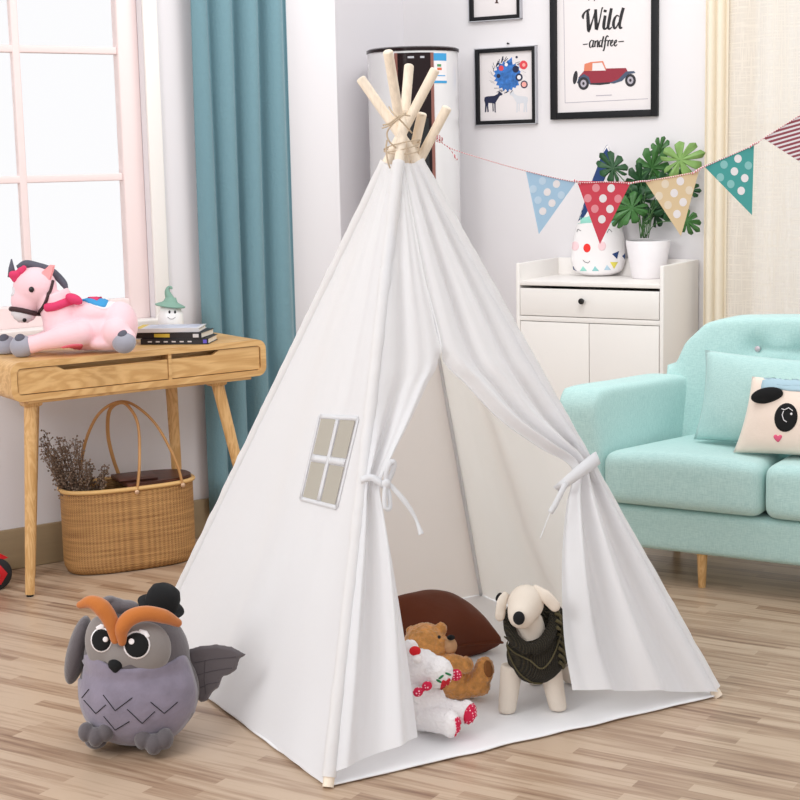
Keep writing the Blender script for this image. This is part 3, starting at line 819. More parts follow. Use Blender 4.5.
# ------------------------------------------------------------ air conditioner
acY = 7.5; acC = AY(412.7, 52, acY); acR = 44.5/1560*acY
acz = AY(417, 49, acY).z
ac = thing('air_conditioner', 'tall white cylindrical air conditioner with dark centre panel in the corner', 'air conditioner', (acC.x, acC.y, 0))
acw = mat('ac_white', (232, 231, 232), .25, coat=.3); acd = mat('ac_gloss_dark', (30, 14, 16), .2, spec=.25); acc = mat('ac_copper', (150, 100, 90), .3, metal=.5)
bm = NB(); lathe(bm, [(0, 0), (acR*.97, 0), (acR, .02), (acR, acz-.02), (0, acz-.02)], 64); obj('body', bm, acw, ac, 30)
bm = NB(); lathe(bm, [(0, acz-.02), (acR*1.02, acz-.02), (acR*1.02, acz-.006), (acR*.96, acz), (0, acz)], 64); obj('top_cap', bm, acd, ac, 30)
def arcpanel(a0, a1, r0_, r1_, z0, z1, mi=0):
    bm = NB(); n = 24
    t = bmesh.new(); rows = []
    for k in range(n+1):
        a = a0+(a1-a0)*k/n; d = V((sin(a), -cos(a), 0)); rows.append([t.verts.new(d*r+V((0, 0, z))) for r, z in ((r0_, z0), (r1_, z0), (r1_, z1), (r0_, z1))])
    for a, b in zip(rows, rows[1:]):
        for k in range(4): t.faces.new((a[k], a[(k+1) % 4], b[(k+1) % 4], b[k]))
    t.faces.new(rows[0][::-1]); t.faces.new(rows[-1]); bmesh.ops.recalc_face_normals(t, faces=t.faces[:]); merge(bm, t); return bm
def ang(px): 
    return math.asin(max(-1, min(1, (px-417.5)/46.5)))
obj('front_panel', arcpanel(ang(402), ang(434), acR-.01, acR+.006, .1, acz-.03), acd, ac, 30)
for a, b in ((399, 402), (434, 437)): obj('trim_strip', arcpanel(ang(a), ang(b), acR-.01, acR+.007, .1, acz-.03), acc, ac, 30)
za, zb = AY(444, 92, 7.3).z, AY(444, 60, 7.3).z
zl = lambda y: AY(444, y, 7.32).z
stk = arcpanel(ang(437.5), ang(450.5), acR, acR+.001, zl(83), zl(53)); blu = mat('sticker_blue', (60, 160, 216), .5)
so = obj('energy_sticker', stk, pwhite, ac, 30)
obj('sticker_band', arcpanel(ang(437.5), ang(450.5), acR, acR+.0016, zl(60.5), zl(53)), blu, so, 30)
obj('sticker_band', arcpanel(ang(437.5), ang(450.5), acR, acR+.0016, zl(83), zl(80.5)), blu, so, 30)
grn = mat('sticker_green', (70, 150, 90), .6); org = mat('sticker_orange', (224, 110, 70), .6)
obj('sticker_bar', arcpanel(ang(441), ang(445), acR, acR+.0016, zl(66.5), zl(64)), grn, so, 30)
obj('sticker_bar', arcpanel(ang(441), ang(445.5), acR, acR+.0016, zl(70), zl(67.5)), org, so, 30)
obj('sticker_bar', arcpanel(ang(440), ang(449), acR, acR+.0016, zl(76), zl(75)), blu, so, 30)
# two short silver marks on the dark panel
for px0, px1 in ((412, 418), (424, 428)):
    obj('panel_mark', arcpanel(ang(px0), ang(px1), acR+.006, acR+.0075, zl(58), zl(56)), silver, ac, 30)
obj('air_grille', arcpanel(ang(406), ang(431), acR+.004, acR+.009, .9, zl(118)), black, ac, 30)

# ------------------------------------------------------------ pictures on the right wall
def frame(name, label, x0p, x1p, ytop, ybot, bw, depth=.02, side=frameb, slv=False):
    a = FRt.l(x0p, ybot); b = FRt.l(x1p, ybot); 
    z0 = (a.z+b.z)/2; z1 = FRt.l((x0p+x1p)/2, ytop).z
    t = thing(name, label, 'picture', FRt.w(((a.x+b.x)/2, -.001, z0)), FRt.yaw); w = (b.x-a.x)/2; h = z1-z0
    bm = NB()
    for q in ((-w, -w+bw, 0, h), (w-bw, w, 0, h)): box(bm, q[0], q[1], -depth, 0, q[2], q[3], .0015)
    box(bm, -w+bw, w-bw, -depth, 0, 0, bw, .0015); box(bm, -w+bw, w-bw, -depth, 0, h-bw, h, .0015)
    obj('frame', bm, side, t, 30)
    bm = NB(); box(bm, -w+bw, w-bw, -.006, -.001, bw, h-bw); obj('print', bm, paper, t, 0)
    if slv:
        bm = NB(); e = .004
        box(bm, -w-e, -w, -depth-.001, 0, -e, h+e); box(bm, -w-e, w+e, -depth-.001, 0, -e, 0); box(bm, -w-e, w+e, -depth-.001, 0, h, h+e); box(bm, w, w+e, -depth-.001, 0, -e, h+e)
        obj('edge_trim', bm, silver, t, 0)
    return t, w, h, (a.x+b.x)/2, z0
def loc(fr5, px, py):   # local coordinates on the print
    t, w, h, mx, z0 = fr5; p = FRt.l(px, py, -.007); return (p.x-mx, p.z-z0)
def flat(fr5, name, pts, m, d=0, y=-.0062):
    bm = NB(); prism(bm, [loc(fr5, *p) for p in pts], M.Translation((0, y-.0006-d, 0)), .0006); o = obj(name, bm, m, fr5[0], 0); return o
# bottom edges of frames fit the photograph
f1 = frame('wild_picture', 'large black framed poster of a red vintage car under lettering', 552.5, 659, -45, 118, .031, .024)
redcar = mat('car_red', (146, 38, 56), .6); orange = mat('roof_orange', (220, 128, 96), .6); carblue = mat('car_bluegrey', (70, 84, 108), .6); tyre = mat('car_tyre', (40, 38, 44), .6); hubm = mat('car_hub', (176, 170, 180), .6)
flat(f1, 'spare_wheel', circ(575.3, 77.5, 2.2, 6.8, 16, .15), tyre)
flat(f1, 'car_body', [(578, 78), (584, 71), (606, 70.5), (606, 68.5), (626, 68), (628, 72), (618, 80), (612, 83), (590, 84.5), (588, 78), (583, 75)], redcar)
flat(f1, 'car_roof', [(584, 71.5), (584.5, 64), (591, 62), (592, 70.5)], orange)
flat(f1, 'window_frame', [(591, 62), (603, 61), (606.5, 69.5), (605.5, 69.8), (602, 62.4), (592.5, 63.2), (592.2, 70.5), (591, 70.5)], orange, .0002)
flat(f1, 'mudguard', [(577, 83), (579, 77), (584, 74), (589, 77), (591, 84), (588, 84), (586, 79), (582, 78), (579, 84)], carblue, .0003)
flat(f1, 'mudguard', [(609, 83), (618, 79.5), (626, 71.5), (634, 71), (635.5, 73), (629, 74), (622, 81), (614, 83.6)], carblue, .0003)
flat(f1, 'running_board', [(590, 83.2), (610, 82.2), (610, 83.8), (600, 85), (590, 84.6)], tyre, .0002)
for c in ((583.6, 83.5), (630.5, 80.3)):
    flat(f1, 'wheel', circ(*c, 5.4, 6.4, 24), tyre, .0005); flat(f1, 'hub', circ(*c, 3.0, 3.8, 16), hubm, .0009); flat(f1, 'hub_cap', circ(*c, 1.2, 1.6, 12), tyre, .0012)
for (a, b) in (((565, 102.6), (648, 98.4)), ):
    flat(f1, 'border_line', [a, b, (b[0], b[1]+.6), (a[0], a[1]+.6)], hubm)
flat(f1, 'border_line', [(563.5, 0), (564, 0), (565.4, 102.6), (564.9, 102.6)], hubm)
flat(f1, 'caption', [(596, 95.3), (612, 94.6), (612, 95.4), (596, 96.1)], hubm)
blk = mat('ink_black', (28, 26, 30), .6)
def wtext(s, px, py, size, sh, of, sq, sl=0):
    x, z = loc(f1, px, py); text_obj('lettering', s, size, blk, f1[0], M.Translation((x, -.0072, z)) @ M.Rotation(sl, 4, 'Y'), sh, of, .0004, sq)
S7 = 7.45/1560
# brush lettering: strokes of varying width
def stroke(pts, ws, fr5=f1):
    C = curve([V((p[0], p[1], 0)) for p in pts], 6); W_ = lerp_list(ws, len(C)); a, b = [], []
    for i, p in enumerate(C):
        d = (C[min(i+1, len(C)-1)]-C[max(0, i-1)]).normalized(); n = V((-d.y, d.x, 0)); a.append(p+n*W_[i]/2); b.append(p-n*W_[i]/2)
    bm = NB(); t = bmesh.new()
    la = [loc(fr5, q.x, q.y) for q in a]; lb = [loc(fr5, q.x, q.y) for q in b]
    va = [t.verts.new((x, -.0072, z)) for x, z in la]; vb = [t.verts.new((x, -.0072, z)) for x, z in lb]
    for i in range(len(va)-1): t.faces.new((va[i], va[i+1], vb[i+1], vb[i]))
    merge(bm, t); return bm
word = NB()
def addst(*a): 
    t = stroke(*a); me = bpy.data.meshes.new('t'); t.to_mesh(me); t.free(); word.from_mesh(me); bpy.data.meshes.remove(me)
q = lambda x, y: (560+x/8, y/8)
addst([q(188, 152), q(184, 128), q(200, 98), q(228, 78), q(240, 80)], [1.2, 2.6, 1.6, 1.4, 2.2])
addst([q(222, 84), q(224, 140), q(230, 236), q(236, 246)], [2.2, 3.4, 3.6, 3])
addst([q(236, 240), q(262, 160), q(284, 84)], [2.2, 1.3, 1.2])
addst([q(286, 74), q(286, 130), q(292, 236)], [2.8, 3.4, 3.4])
addst([q(294, 240), q(318, 160), q(336, 70), q(344, 66)], [2.2, 1.3, 1.2, 2])
addst([q(362, 124), q(352, 190), q(352, 226), q(370, 228), q(384, 200)], [2.8, 3.2, 2.8, 1.6, 1])
addst([q(364, 78), q(360, 98)], [3.0, 3.0])
addst([q(412, 66), q(396, 150), q(386, 214), q(396, 232), q(416, 216)], [2.8, 3.2, 2.8, 1.8, 1])
addst([q(474, 132), q(456, 124), q(436, 152), q(428, 196), q(436, 226), q(452, 216), q(470, 180)], [1.2, 1.2, 2.6, 3.0, 2.2, 1.4, 1.2])
addst([q(508, 62), q(492, 120), q(478, 190), q(482, 222), q(500, 220)], [3.0, 3.2, 2.8, 2.6, 1.2])
# -and free-
addst([q(184, 356), q(222, 352)], [1, 1]); addst([q(468, 334), q(512, 330)], [1, 1])
addst([q(268, 330), q(252, 322), q(238, 346), q(240, 376), q(252, 376), q(266, 346)], [.8, .9, 1.6, 1.4, .8, .8]); addst([q(270, 322), q(262, 372), q(272, 372)], [1.5, 1.5, .8])
addst([q(284, 326), q(278, 376)], [1.5, 1.5]); addst([q(280, 350), q(296, 326), q(304, 332), q(300, 372), q(308, 370)], [.8, .9, 1.6, 1.5, .8])
addst([q(334, 326), q(322, 326), q(314, 350), q(318, 374), q(330, 360)], [.8, 1, 1.5, 1.3, .8]); addst([q(350, 290), q(338, 340), q(334, 372), q(342, 374)], [1.6, 1.6, 1.5, .8])
addst([q(388, 296), q(378, 286), q(366, 310), q(358, 370), q(350, 402), q(344, 400)], [1.4, 1, 1.5, 1.6, 1.4, 1.6]); addst([q(352, 328), q(382, 322)], [.8, .8])
addst([q(388, 322), q(382, 370)], [1.5, 1.5]); addst([q(384, 344), q(396, 322), q(404, 328)], [.8, 1, 1.5])
for dx in (0, 30): addst([q(410+dx, 348), q(424+dx, 332), q(420+dx, 320), q(408+dx, 336), q(406+dx, 360), q(416+dx, 368), q(428+dx, 354)], [.8, .9, 1, 1.5, 1.5, 1, .8])
# tail of a higher line of lettering just at the top of the poster
addst([q(226, -20), q(232, 4)], [1, 1]); addst([q(278, -20), q(276, 8)], [1, 1])
obj('lettering', word, blk, f1[0], 0)
f2 = frame('deer_picture', 'small framed print of a dark deer and blue tree, lower on the wall', 478, 537.5, 48, 124, .018, .022, slv=True)
bluep = mat('print_blue', (52, 112, 186), .7, var=.35, vscale=60); dk = mat('print_navy', (28, 34, 66), .7); rd = mat('print_red', (222, 70, 80), .7); palep = mat('print_pale', (214, 216, 222), .7); pnk = mat('print_salmon', (240, 170, 160), .7)
q = lambda x, y: (470+x/6.16, y/6.16)
random.seed(3)
pts = [];
for k in range(40):
    t = 2*pi*k/40; r_ = 1+.13*(-1)**k*random.uniform(.3, 1); pts.append(q(232+80*r_*cos(t), 468+88*r_*sin(t)))
flat(f2, 'tree_crown', pts, bluep)
flat(f2, 'crown_tip', [q(206, 400), q(258, 352), q(262, 400)], bluep)
for x, y, r_, m_ in ((330, 400, 25, rd), (332, 400, 10, pnk), (193, 420, 15, rd), (224, 398, 10, pwhite), (303, 476, 22, dk), (303, 476, 12, pwhite), (334, 520, 22, dk), (334, 520, 15, pnk), (282, 426, 20, dk), (176, 468, 12, dk), (288, 352, 7, dk)):
    flat(f2, 'blossom', circ(*q(x, y), r_/6.16, r_/6.16*1.1, 14), m_, .0003+ (.0004 if r_ < 16 else 0))
bm = NB()
for k in range(46):
    t = random.uniform(0, 2*pi); r1_ = 92; r2_ = r1_+random.uniform(8, 32)
    if -.9 < t < .6: continue
    a, b = q(232+r1_*cos(t), 468+r1_*sin(t)), q(232+r2_*cos(t+.2), 468+r2_*sin(t+.2))
    prism(bm, [loc(f2, *a), loc(f2, a[0]+.4, a[1]+.3), loc(f2, b[0]+.5, b[1]), loc(f2, b[0], b[1]-.4)], M.Translation((0, -.0068, 0)), .0005)
obj('twigs', bm, dk, f2[0], 0)
def deer(dx, m_, sx):
    P = [(90, 600), (104, 594), (150, 590), (172, 578), (178, 560), (188, 570), (202, 578), (198, 586), (184, 590), (170, 612), (158, 632), (158, 686), (162, 692), (152, 692), (150, 640), (144, 636), (146, 684), (140, 688), (138, 636), (114, 634), (112, 650), (116, 688), (108, 692), (104, 650), (100, 690), (92, 692), (94, 640), (88, 620)]
    return [q(x*sx+dx, y) for x, y in P]
flat(f2, 'deer', deer(0, dk, 1), dk); flat(f2, 'pale_deer', deer(445, palep, -1), palep)
f3 = frame('upper_picture', 'small framed print cut off at the top edge of the photo', 471.5, 522, -62, 20, .018, .022, slv=True)
bar = mat('print_brown', (72, 44, 42), .7)
q3 = lambda x, y: (470+x/6.16, y/6.16)
flat(f3, 'figure', [q3(156, -40), q3(172, -40), q3(170, 10), q3(178, 20), q3(152, 20), q3(160, 10)], bar)
# nail
bm = NB(); p = FRt.l(508, 43.5, -.01); tube(bm, [(p.x, 0, p.z), (p.x, -.014, p.z)], .003, 8); ell(bm, (p.x, -.014, p.z), .005, n=10); bm.transform(FRt.m)
tag(obj('nail', bm, frameb), 'small dark nail in the wall above the deer picture', 'nail')

# ------------------------------------------------------------ sofa
leg0 = G(702, 587)
SF = Fr(leg0-nR*.05, YR)                     # front plane of the sofa on the floor
sofa = thing('sofa', 'mint green fabric sofa with button tufted back and wooden legs', 'sofa', SF.o, SF.yaw)
xl = SF.l(603, 480).x; aw = .13
zb0 = .12; zs0 = SF.l(650, 508).z; 
xr = xl+1.62
bm = NB(); box(bm, xl-aw+.02, xr, 0.01, .60, zb0, zs0, .02, 3)
def sq(v, n): return v
soft('base', bm, sofa_m, sofa, .012, 4)
zst = SF.l(650, 456).z; split = SF.l(763, 480, -.01).x
KS = .42
def shear(tb, x_full, x_zero):
    for v in tb.verts:
        f = max(0, min(1, (x_zero-v.co.x)/(x_zero-x_full))); v.co.x += KS*max(0, v.co.y)*f
for a, b in ((xl+.004, split-.003), (split+.003, xr-aw)):
    bm = NB(); box(bm, a, b, -.025, .45, zs0+.004, zst+.006, .038, 4)
    bmesh.ops.subdivide_edges(bm, edges=bm.edges[:], cuts=1); shear(bm, xl, split) if a < split else None
    soft('seat_cushion', bm, sofa_m, sofa, .011, 5, dispf=lambda co, n, a=a, b=b: co+V((0, 0, .012*max(0, n.z)*max(0, sin(pi*max(0, min(1, (co.x-a)/(b-a))))))))
    o = COL.objects[-1]
# arm
zaf = SF.l(590, 388).z
bm = NB()
prof = [(0, zb0), (-.005, .3), (-.012, zaf-.06), (.02, zaf-.01), (.09, zaf+.0), (.22, zaf+.0), (.40, zaf+.005), (.50, zaf-.01), (.52, zb0)]
t = bmesh.new(); a = [t.verts.new((0, y, z)) for y, z in prof]; b = [t.verts.new((aw, y, z)) for y, z in prof]; n = len(prof)
for k in range(n): t.faces.new((a[k], a[(k+1) % n], b[(k+1) % n], b[k]))
t.faces.new(a); t.faces.new(b[::-1]); bmesh.ops.recalc_face_normals(t, faces=t.faces[:])
for v in t.verts:
    fl_ = max(0, (v.co.z-.25)/.4); v.co.x -= .055*fl_**1.3*(1 if v.co.x < .05 else .55)
tt = NB(); merge(tt, t)
tt2 = tt.copy(); tt2.transform(M.Translation((xl-aw, 0, 0)))
for v in tt2.verts: v.co.x += KS*max(0, v.co.y)
soft('arm', tt2, sofa_m, sofa, .013, 14)
tt.transform(M.Translation((-(xr), 0, 0)) ); tt.transform(M.Diagonal((-1, 1, 1, 1))); bmesh.ops.reverse_faces(tt, faces=tt.faces[:])
soft('arm', tt, sofa_m, sofa, .013, 14)
# back
yb = .37
zbt = SF.l(740, 317, yb+.12).z
bxl = SF.l(669, 370, yb+.06).x
prof = [(bxl-.02, zb0+.1), (bxl-.02, zaf+.06), (bxl+.0, zbt-.22), (bxl+.045, zbt-.10), (bxl+.12, zbt-.025), (bxl+.22, zbt-.002), (bxl+.6, zbt+.012), (xr-.3, zbt+.01), (xr-.12, zbt-.03), (xr-.03, zbt-.2), (xr-.02, zb0+.1)]
bm = NB(); prism(bm, prof, M.Translation((0, yb, 0)), .17)
for v in bm.verts:
    v.co.y += (v.co.z-.35)*.18
# outer wing that joins the arm
btn = []
for x, y in ((752, 351), (798, 354.5)):
    btn.append(SF.l(x, y, yb+.05))
dxb = btn[1].x-btn[0].x
for k in (2, 3, 4): btn.append(btn[0]+V((dxb*k, 0, 0)))
lowb = [V((b_.x+dxb/2, 0, b_.z-.17)) for b_ in btn[:4]]
def tuft(co, n):
    if n.y < -.3:
        d = 0
        for b_ in btn+lowb:
            r_ = math.hypot(co.x-b_.x, (co.z-b_.z))
            d += .030*math.exp(-(r_/.045)**2)+.006*math.exp(-(r_/.12)**2)
        for b_ in btn[:4]:
            if b_.x < co.x < b_.x+dxb: d += .008*math.exp(-((co.z-b_.z)/.012)**2)
        co = co+V((0, d, 0))
    return co
bk = soft('backrest', bm, sofa_m, sofa, .012, 16, dispf=tuft)
tb = bvh(bk); crystal = mat('clear_button', (216, 200, 206), .15, metal=.3)
for b_ in btn[:4]:
    h = tb.ray_cast(V((b_.x, -1, b_.z)), V((0, 1, 0)))
    if h[0]:
        bm = NB(); ell(bm, h[0]+V((0, -.004, 0)), (.011, .006, .011), n=10); obj('button', bm, crystal, sofa, 0)
for x, y in ((SF.l(702, 587, .05).x, .05), (SF.l(667, 570, .4).x, .5), (xr-.25, .05), (xr-.25, .5)):
    bm = NB(); tube(bm, [(x, y, 0), (x, y, zb0+.03)], [.013, .02], 16); obj('leg', bm, oakleg, sofa, 50)

# cushions on the sofa
seatz = zst+.014
def lean(fr, px, py, y, tilt, yawd, w, h): pass
mintc = weave('mint_cushion', (170, 208, 205), (190, 222, 218))
cxm = SF.l(777, 420, .23).x
tc_ = thing('cushion', 'plain mint green square cushion leaning on the sofa back, behind the panda', 'cushion', SF.w((cxm, .21, seatz)), SF.yaw)
zc = (SF.l(760, 356, .28).z-seatz)
bm = NB(); wc = (SF.l(860, 400, .3).x-SF.l(694, 400, .3).x)
cushion(wc, zc*1.02, .15, bm, T=M.Rotation(R(-14), 4, 'X') @ M.Rotation(R(2), 4, 'Y') @ M.Translation((0, 0, zc*.51+.005)))
obj('cushion_cover', bm, mintc, tc_, 180)
FPn = Fr(SF.w((SF.l(802, 455, .11).x, .11, seatz)), SF.yaw+R(4))
pn = thing('panda_cushion', 'cream panda face cushion with black ears on the sofa', 'cushion', FPn.o, FPn.yaw)
sP = 1560/5.45
peach = mat('panda_plush', (240, 222, 208), .95, .1, 120, sheen=.2); gryb = mat('panda_band', (168, 196, 208), .9, .1, 100)
bm = NB(); w_ = 128/sP; h_ = 76/sP
TP = M.Rotation(R(-16), 4, 'X') @ M.Translation((0, 0, h_*.5+.003))
cushion(w_, h_, .13, bm, n=34, pinch=.05, T=TP)
for v in bm.verts:
    v.co.x *= 1.05-.20*v.co.z/h_
    v.co.z += .012*noise.noise(V((v.co.x*10, 0, v.co.z*10)))*0
pb = obj('cushion_body', bm, peach, pn, 180); tp_ = bvh(pb)
patch('grey_band', tp_, FPn, [(762, 391), (764, 378), (774, 375), (790, 377), (812, 378), (830, 380), (838, 392), (812, 392), (790, 391), (775, 389)], gryb, pn, .004)
bm = NB(); c = on(tp_, FPn, 768, 396, off=.008)[0]; ell(bm, c, (.056, .014, .027), (0, R(-14), 0)); tag(obj('ear', bm, blackf, pn, 180), 'black panda ear')
bm = NB(); c = on(tp_, FPn, 832, 398, off=.008)[0]; ell(bm, c, (.056, .014, .027), (0, R(14), 0)); tag(obj('ear', bm, blackf, pn, 180), 'black panda ear')
for cx_ in (786, 826):
    patch('eye_patch', tp_, FPn, circ(cx_, 417.5, 11.5, 14.5, 24, .2), blackf, pn, .003)
stitch('lash', tp_, FPn, [(782, 409), (785, 410), (789, 408), (793, 411)], pwhite, pn, .0014, .004)
stitch('lash', tp_, FPn, [(784, 411), (782.5, 415), (784, 420), (787, 422)], pwhite, pn, .0014, .004)
patch('eye_glint', tp_, FPn, circ(791.5, 414, 1.5), pwhite, pn, .0045, rings=2)
hotp = mat('hot_pink', (232, 96, 132), .7)
patch('heart', tp_, FPn, [(778, 442), (774, 438), (774, 435.5), (776, 434.5), (778, 436), (780, 434.8), (782, 436), (781, 439)], hotp, pn, .003, rings=3)

# ------------------------------------------------------------ desk
ft = G(28, 595)
FD = Fr(ft-nL*.07, YL)                      # front plane of the desk
desk = thing('desk', 'oak desk with rounded ends, two drawers and splayed turned legs', 'desk', FD.o, FD.yaw)
dx0 = FD.l(11, 380).x; dx1 = FD.l(266, 355).x
zu0 = FD.l(24, 401).z; zu = (zu0+FD.l(255, 377).z)/2; ztp = FD.l(130, 352).z
dd = .34
hh = ztp-zu; e = .022
bm = NB()
# outer shell: rounded-rectangle tube open to the front (recessed drawers)
def rr(x0, x1, z0, z1, r, n=6):
    P = []
    for cx_, cz_, a0 in ((x1-r, z1-r, 0), (x0+r, z1-r, 90), (x0+r, z0+r, 180), (x1-r, z0+r, 270)):
        for k in range(n+1):
            a = R(a0+90*k/n); P.append((cx_+r*cos(a), cz_+r*sin(a)))
    return P
oo = rr(dx0, dx1, zu, ztp, .035); ii = rr(dx0+e, dx1-e, zu+e, ztp-e, .016)
t = bmesh.new(); 
A = [t.verts.new((x, 0, z)) for x, z in oo]; B_ = [t.verts.new((x, 0, z)) for x, z in ii]; C_ = [t.verts.new((x, .06, z)) for x, z in ii]; D_ = [t.verts.new((x, dd, z)) for x, z in oo]
n = len(oo)
for k in range(n):
    j = (k+1) % n; t.faces.new((A[k], A[j], B_[j], B_[k])); t.faces.new((B_[k], B_[j], C_[j], C_[k])); t.faces.new((A[j], A[k], D_[k], D_[j]))
t.faces.new(C_); t.faces.new(D_[::-1]); bmesh.ops.recalc_face_normals(t, faces=t.faces[:]); merge(bm, t)
xm = FD.l(171, 380).x
box(bm, xm-.006, xm+.006, .001, .06, zu+e, ztp-e)
obj('carcass', bm, oakx, desk, 30)
for a, b, nx in ((dx0+e+.004, xm-.008, FD.l(60, 375).x), (xm+.008, dx1-e-.004, FD.l(215, 350).x)):
    bm = NB(); z0, z1 = zu+e+.003, ztp-e-.003; s_ = .016
    if b < xm:
        pr = [(a, z0), (b, z0), (b, z1), (b-.0, z1-s_), (nx+.02, z1-s_), (nx-.01, z1), (a, z1)]
    else:
        pr = [(a, z0), (b, z0), (b, z1), (nx+.02, z1), (nx-.005, z1-s_), (a, z1-s_)]
    prism(bm, pr, M.Translation((0, .006, 0)), .02); obj('drawer', bm, oakx, desk, 0)
# under-rail and legs
bm = NB(); box(bm, dx0+.06, dx1-.06, .01, .05, zu-.012, zu+.002, .003); obj('rail', bm, oakx, desk)
def dleg(px, py, yt, foot, rt=.0235, rb=.0165):
    top = FD.l(px, py, yt); top.z = zu-.0; bm = NB()
    box(bm, top.x-.035, top.x+.035, yt-.03, yt+.03, zu-.028, zu+.001, .012, 3)
    tube(bm, [top+(foot-top)*k/6 for k in range(7)], [rt+(rb-rt)*k/6 for k in range(7)], 20)
    obj('leg', bm, oakleg, desk, 50)
    if foot.z < .02:
        pass
fl0 = FD.l(28, 596, .07); fl0.z = .0
dleg(31, 402, .06, V((fl0.x, .05, .008)))
dleg(216, 378, .06, V((FD.l(216, 380).x+.175, .03, .008)))
dleg(171, 385, .28, V((FD.l(179, 488, .31).x, .31, .008)))
dleg(33, 385, .28, V((FD.l(30, 560, .28).x, .28, .008)))
bm = NB()
for x, y in ((fl0.x, .05), (FD.l(216, 380).x+.175, .03), (FD.l(179, 488, .31).x, .31), (FD.l(30, 560, .28).x, .28)):
    b_ = NB(); lathe(b_, [(0, 0), (.013, 0), (.013, .009), (0, .009)], 16, T=M.Translation((x, y, 0))); merge(bm, b_)
obj('floor_glides', bm, black, desk)

# books on desk (desk-local frame)
bkY = .152
FB = Fr(FD.w((FD.l(176, 340, bkY).x, bkY, ztp)), R(-9))
bcol = {'k': mat('book_black', (24, 22, 28), .4), 'w': mat('book_grey', (206, 204, 206), .5), 'y': mat('book_yellow', (206, 178, 60), .5), 'p': mat('book_pages', (232, 222, 205), .8)}
def book(label, w, d, h, z, yaw, cover, xo=0, yo=0):
    t = thing('book', label, 'book', FB.w((xo, yo, z)), FB.yaw+yaw, 'books stacked on the desk')
    bm = NB(); c = .002
    box(bm, -w/2, w/2, -d/2, d/2, 0, c, .0006); box(bm, -w/2, w/2, -d/2, d/2, h-c, h, .0006); box(bm, -w/2, w/2, -d/2, -d/2+c, c, h-c)
    o = obj('cover', bm, cover, t, 30)
    bm = NB(); box(bm, -w/2+.004, w/2-.004, -d/2+c, d/2-.004, c, h-c); obj('pages', bm, bcol['p'], t, 0)
    return t, o
violet = mat('violet', (96, 80, 190), .5); cprint = mat('cover_print', (180, 186, 204), .35, var=.25, vscale=25)
z_ = .001
t, o = book('black book at the bottom of the desk stack, violet spot on its spine', .255, .15, .021, z_, R(2), bcol['k'], .014, 0); z_ += .0215
bm = NB(); box(bm, .108, .122, -.0762, -.075, .004, .017); obj('spine_mark', bm, violet, t, 0)
bm = NB()
for k in range(6): box(bm, -.1+.03*k, -.085+.03*k, -.0758, -.075, .008, .0125)
obj('spine_print', bm, bcol['w'], t, 0)
t, o = book('black book in the middle of the desk stack with yellow spine print', .265, .15, .022, z_, R(-3), bcol['k'], -.008, .006); z_ += .0225
bm = NB(); box(bm, -.05, .01, -.0762, -.075, .004, .017); obj('spine_print', bm, bcol['y'], t, 0)
bm = NB(); box(bm, .10, .122, -.0762, -.075, .004, .017); obj('spine_mark', bm, bcol['w'], t, 0)
t, o = book('pale grey book on top of the desk stack', .245, .145, .015, z_, R(5), bcol['w'], -.02, .0)
bm = NB(); box(bm, -.085, .11, -.055, .06, .0148, .0156); obj('cover_print', bm, cprint, t, 0)
bm = NB(); box(bm, -.118, -.095, -.07, .07, .0148, .0155); obj('cover_stripe', bm, bcol['y'], t, 0)
# ghost figurine behind the books
FG = Fr(FD.w((FD.l(171, 322, .288).x, .289, ztp)), 0)
gh = thing('ghost_figurine', 'small white smiling ghost figurine in a green witch hat on the desk', 'figurine', FG.o, FG.yaw)
sG = 1560/6.1; cer = mat('glazed_white', (244, 242, 240), .3); hatg = mat('hat_green', (128, 164, 148), .7, .1, 60)
bm = NB(); lathe(bm, [(0, .001), (.043, .001), (.048, .012), (.048, .05), (.047, .09), (.035, .125), (0, .135)], 32); gb = obj('body', bm, cer, gh, 60)
zh = FG.l(170, 304).z
tg = bvh(gb)
hz = zh
bm = NB(); lathe(bm, [(0, 0), (.056, -.004), (.058, 0), (.03, .012), (.026, .016), (.02, .03), (0, .034)], 32, T=M.Translation((0, 0, hz-.005)) @ M.Rotation(R(8), 4, 'Y'))
tube(bm, curve([(0, 0, hz+.02), (-.008, 0, hz+.045), (-.004, 0, hz+.062), (.006, 0, hz+.063), (.008, 0, hz+.056)], 5), lerp_list([.017, .011, .006, .005, .004], 21), 12)
obj('witch_hat', bm, hatg, gh, 60)
for x in (169.5, 175): patch('eye', tg, FG, circ(x, 312, 1.1, 1.6, 10), black, gh, .001, rings=2)
stitch('smile', tg, FG, [(167.5, 317), (170, 319), (173, 319), (175.5, 317)], black, gh, .0008)

# ------------------------------------------------------------ unicorn plush on the desk
uy = .135
FU = Fr(FD.w((FD.l(70, 350, uy).x, uy, ztp)), 0)
un = thing('unicorn_plush', 'pink plush unicorn with grey hooves lying on the desk', 'soft toy', FU.o, FU.yaw)
su = 1/ (1560/FU.o.y)
pinkp = mat('pink_plush', (248, 206, 213), .95, .1, 150, sheen=.4); greyp = mat('grey_plush', (160, 160, 172), .95, .1, 150, sheen=.3); dgrey = mat('dark_grey_plush', (92, 92, 104), .95, .1, 150)
muzz = mat('muzzle_plush', (226, 222, 226), .95, .1, 150); bridle = mat('bridle_felt', (66, 46, 48), .9)
def U(x, y, d=0): return FU.l(x, y, d)
bm = NB()
def b3(c, rx, ry, rz, rot=(0, 0, 0)): ell(bm, c, (rx*su, ry*su, rz*su), rot)
zf = .002
b3(U(92, 330, .01), 38, 24, 21); b3(U(120, 325, .01), 18, 24, 24); b3(U(63, 324, 0), 20, 22, 24)
b3(U(108, 341, .0), 24, 26, 9); b3(U(94, 313, .01), 26, 20, 14)
tube(bm, [U(62, 316, 0), U(52, 294, 0)], [20*su, 17*su], 20)
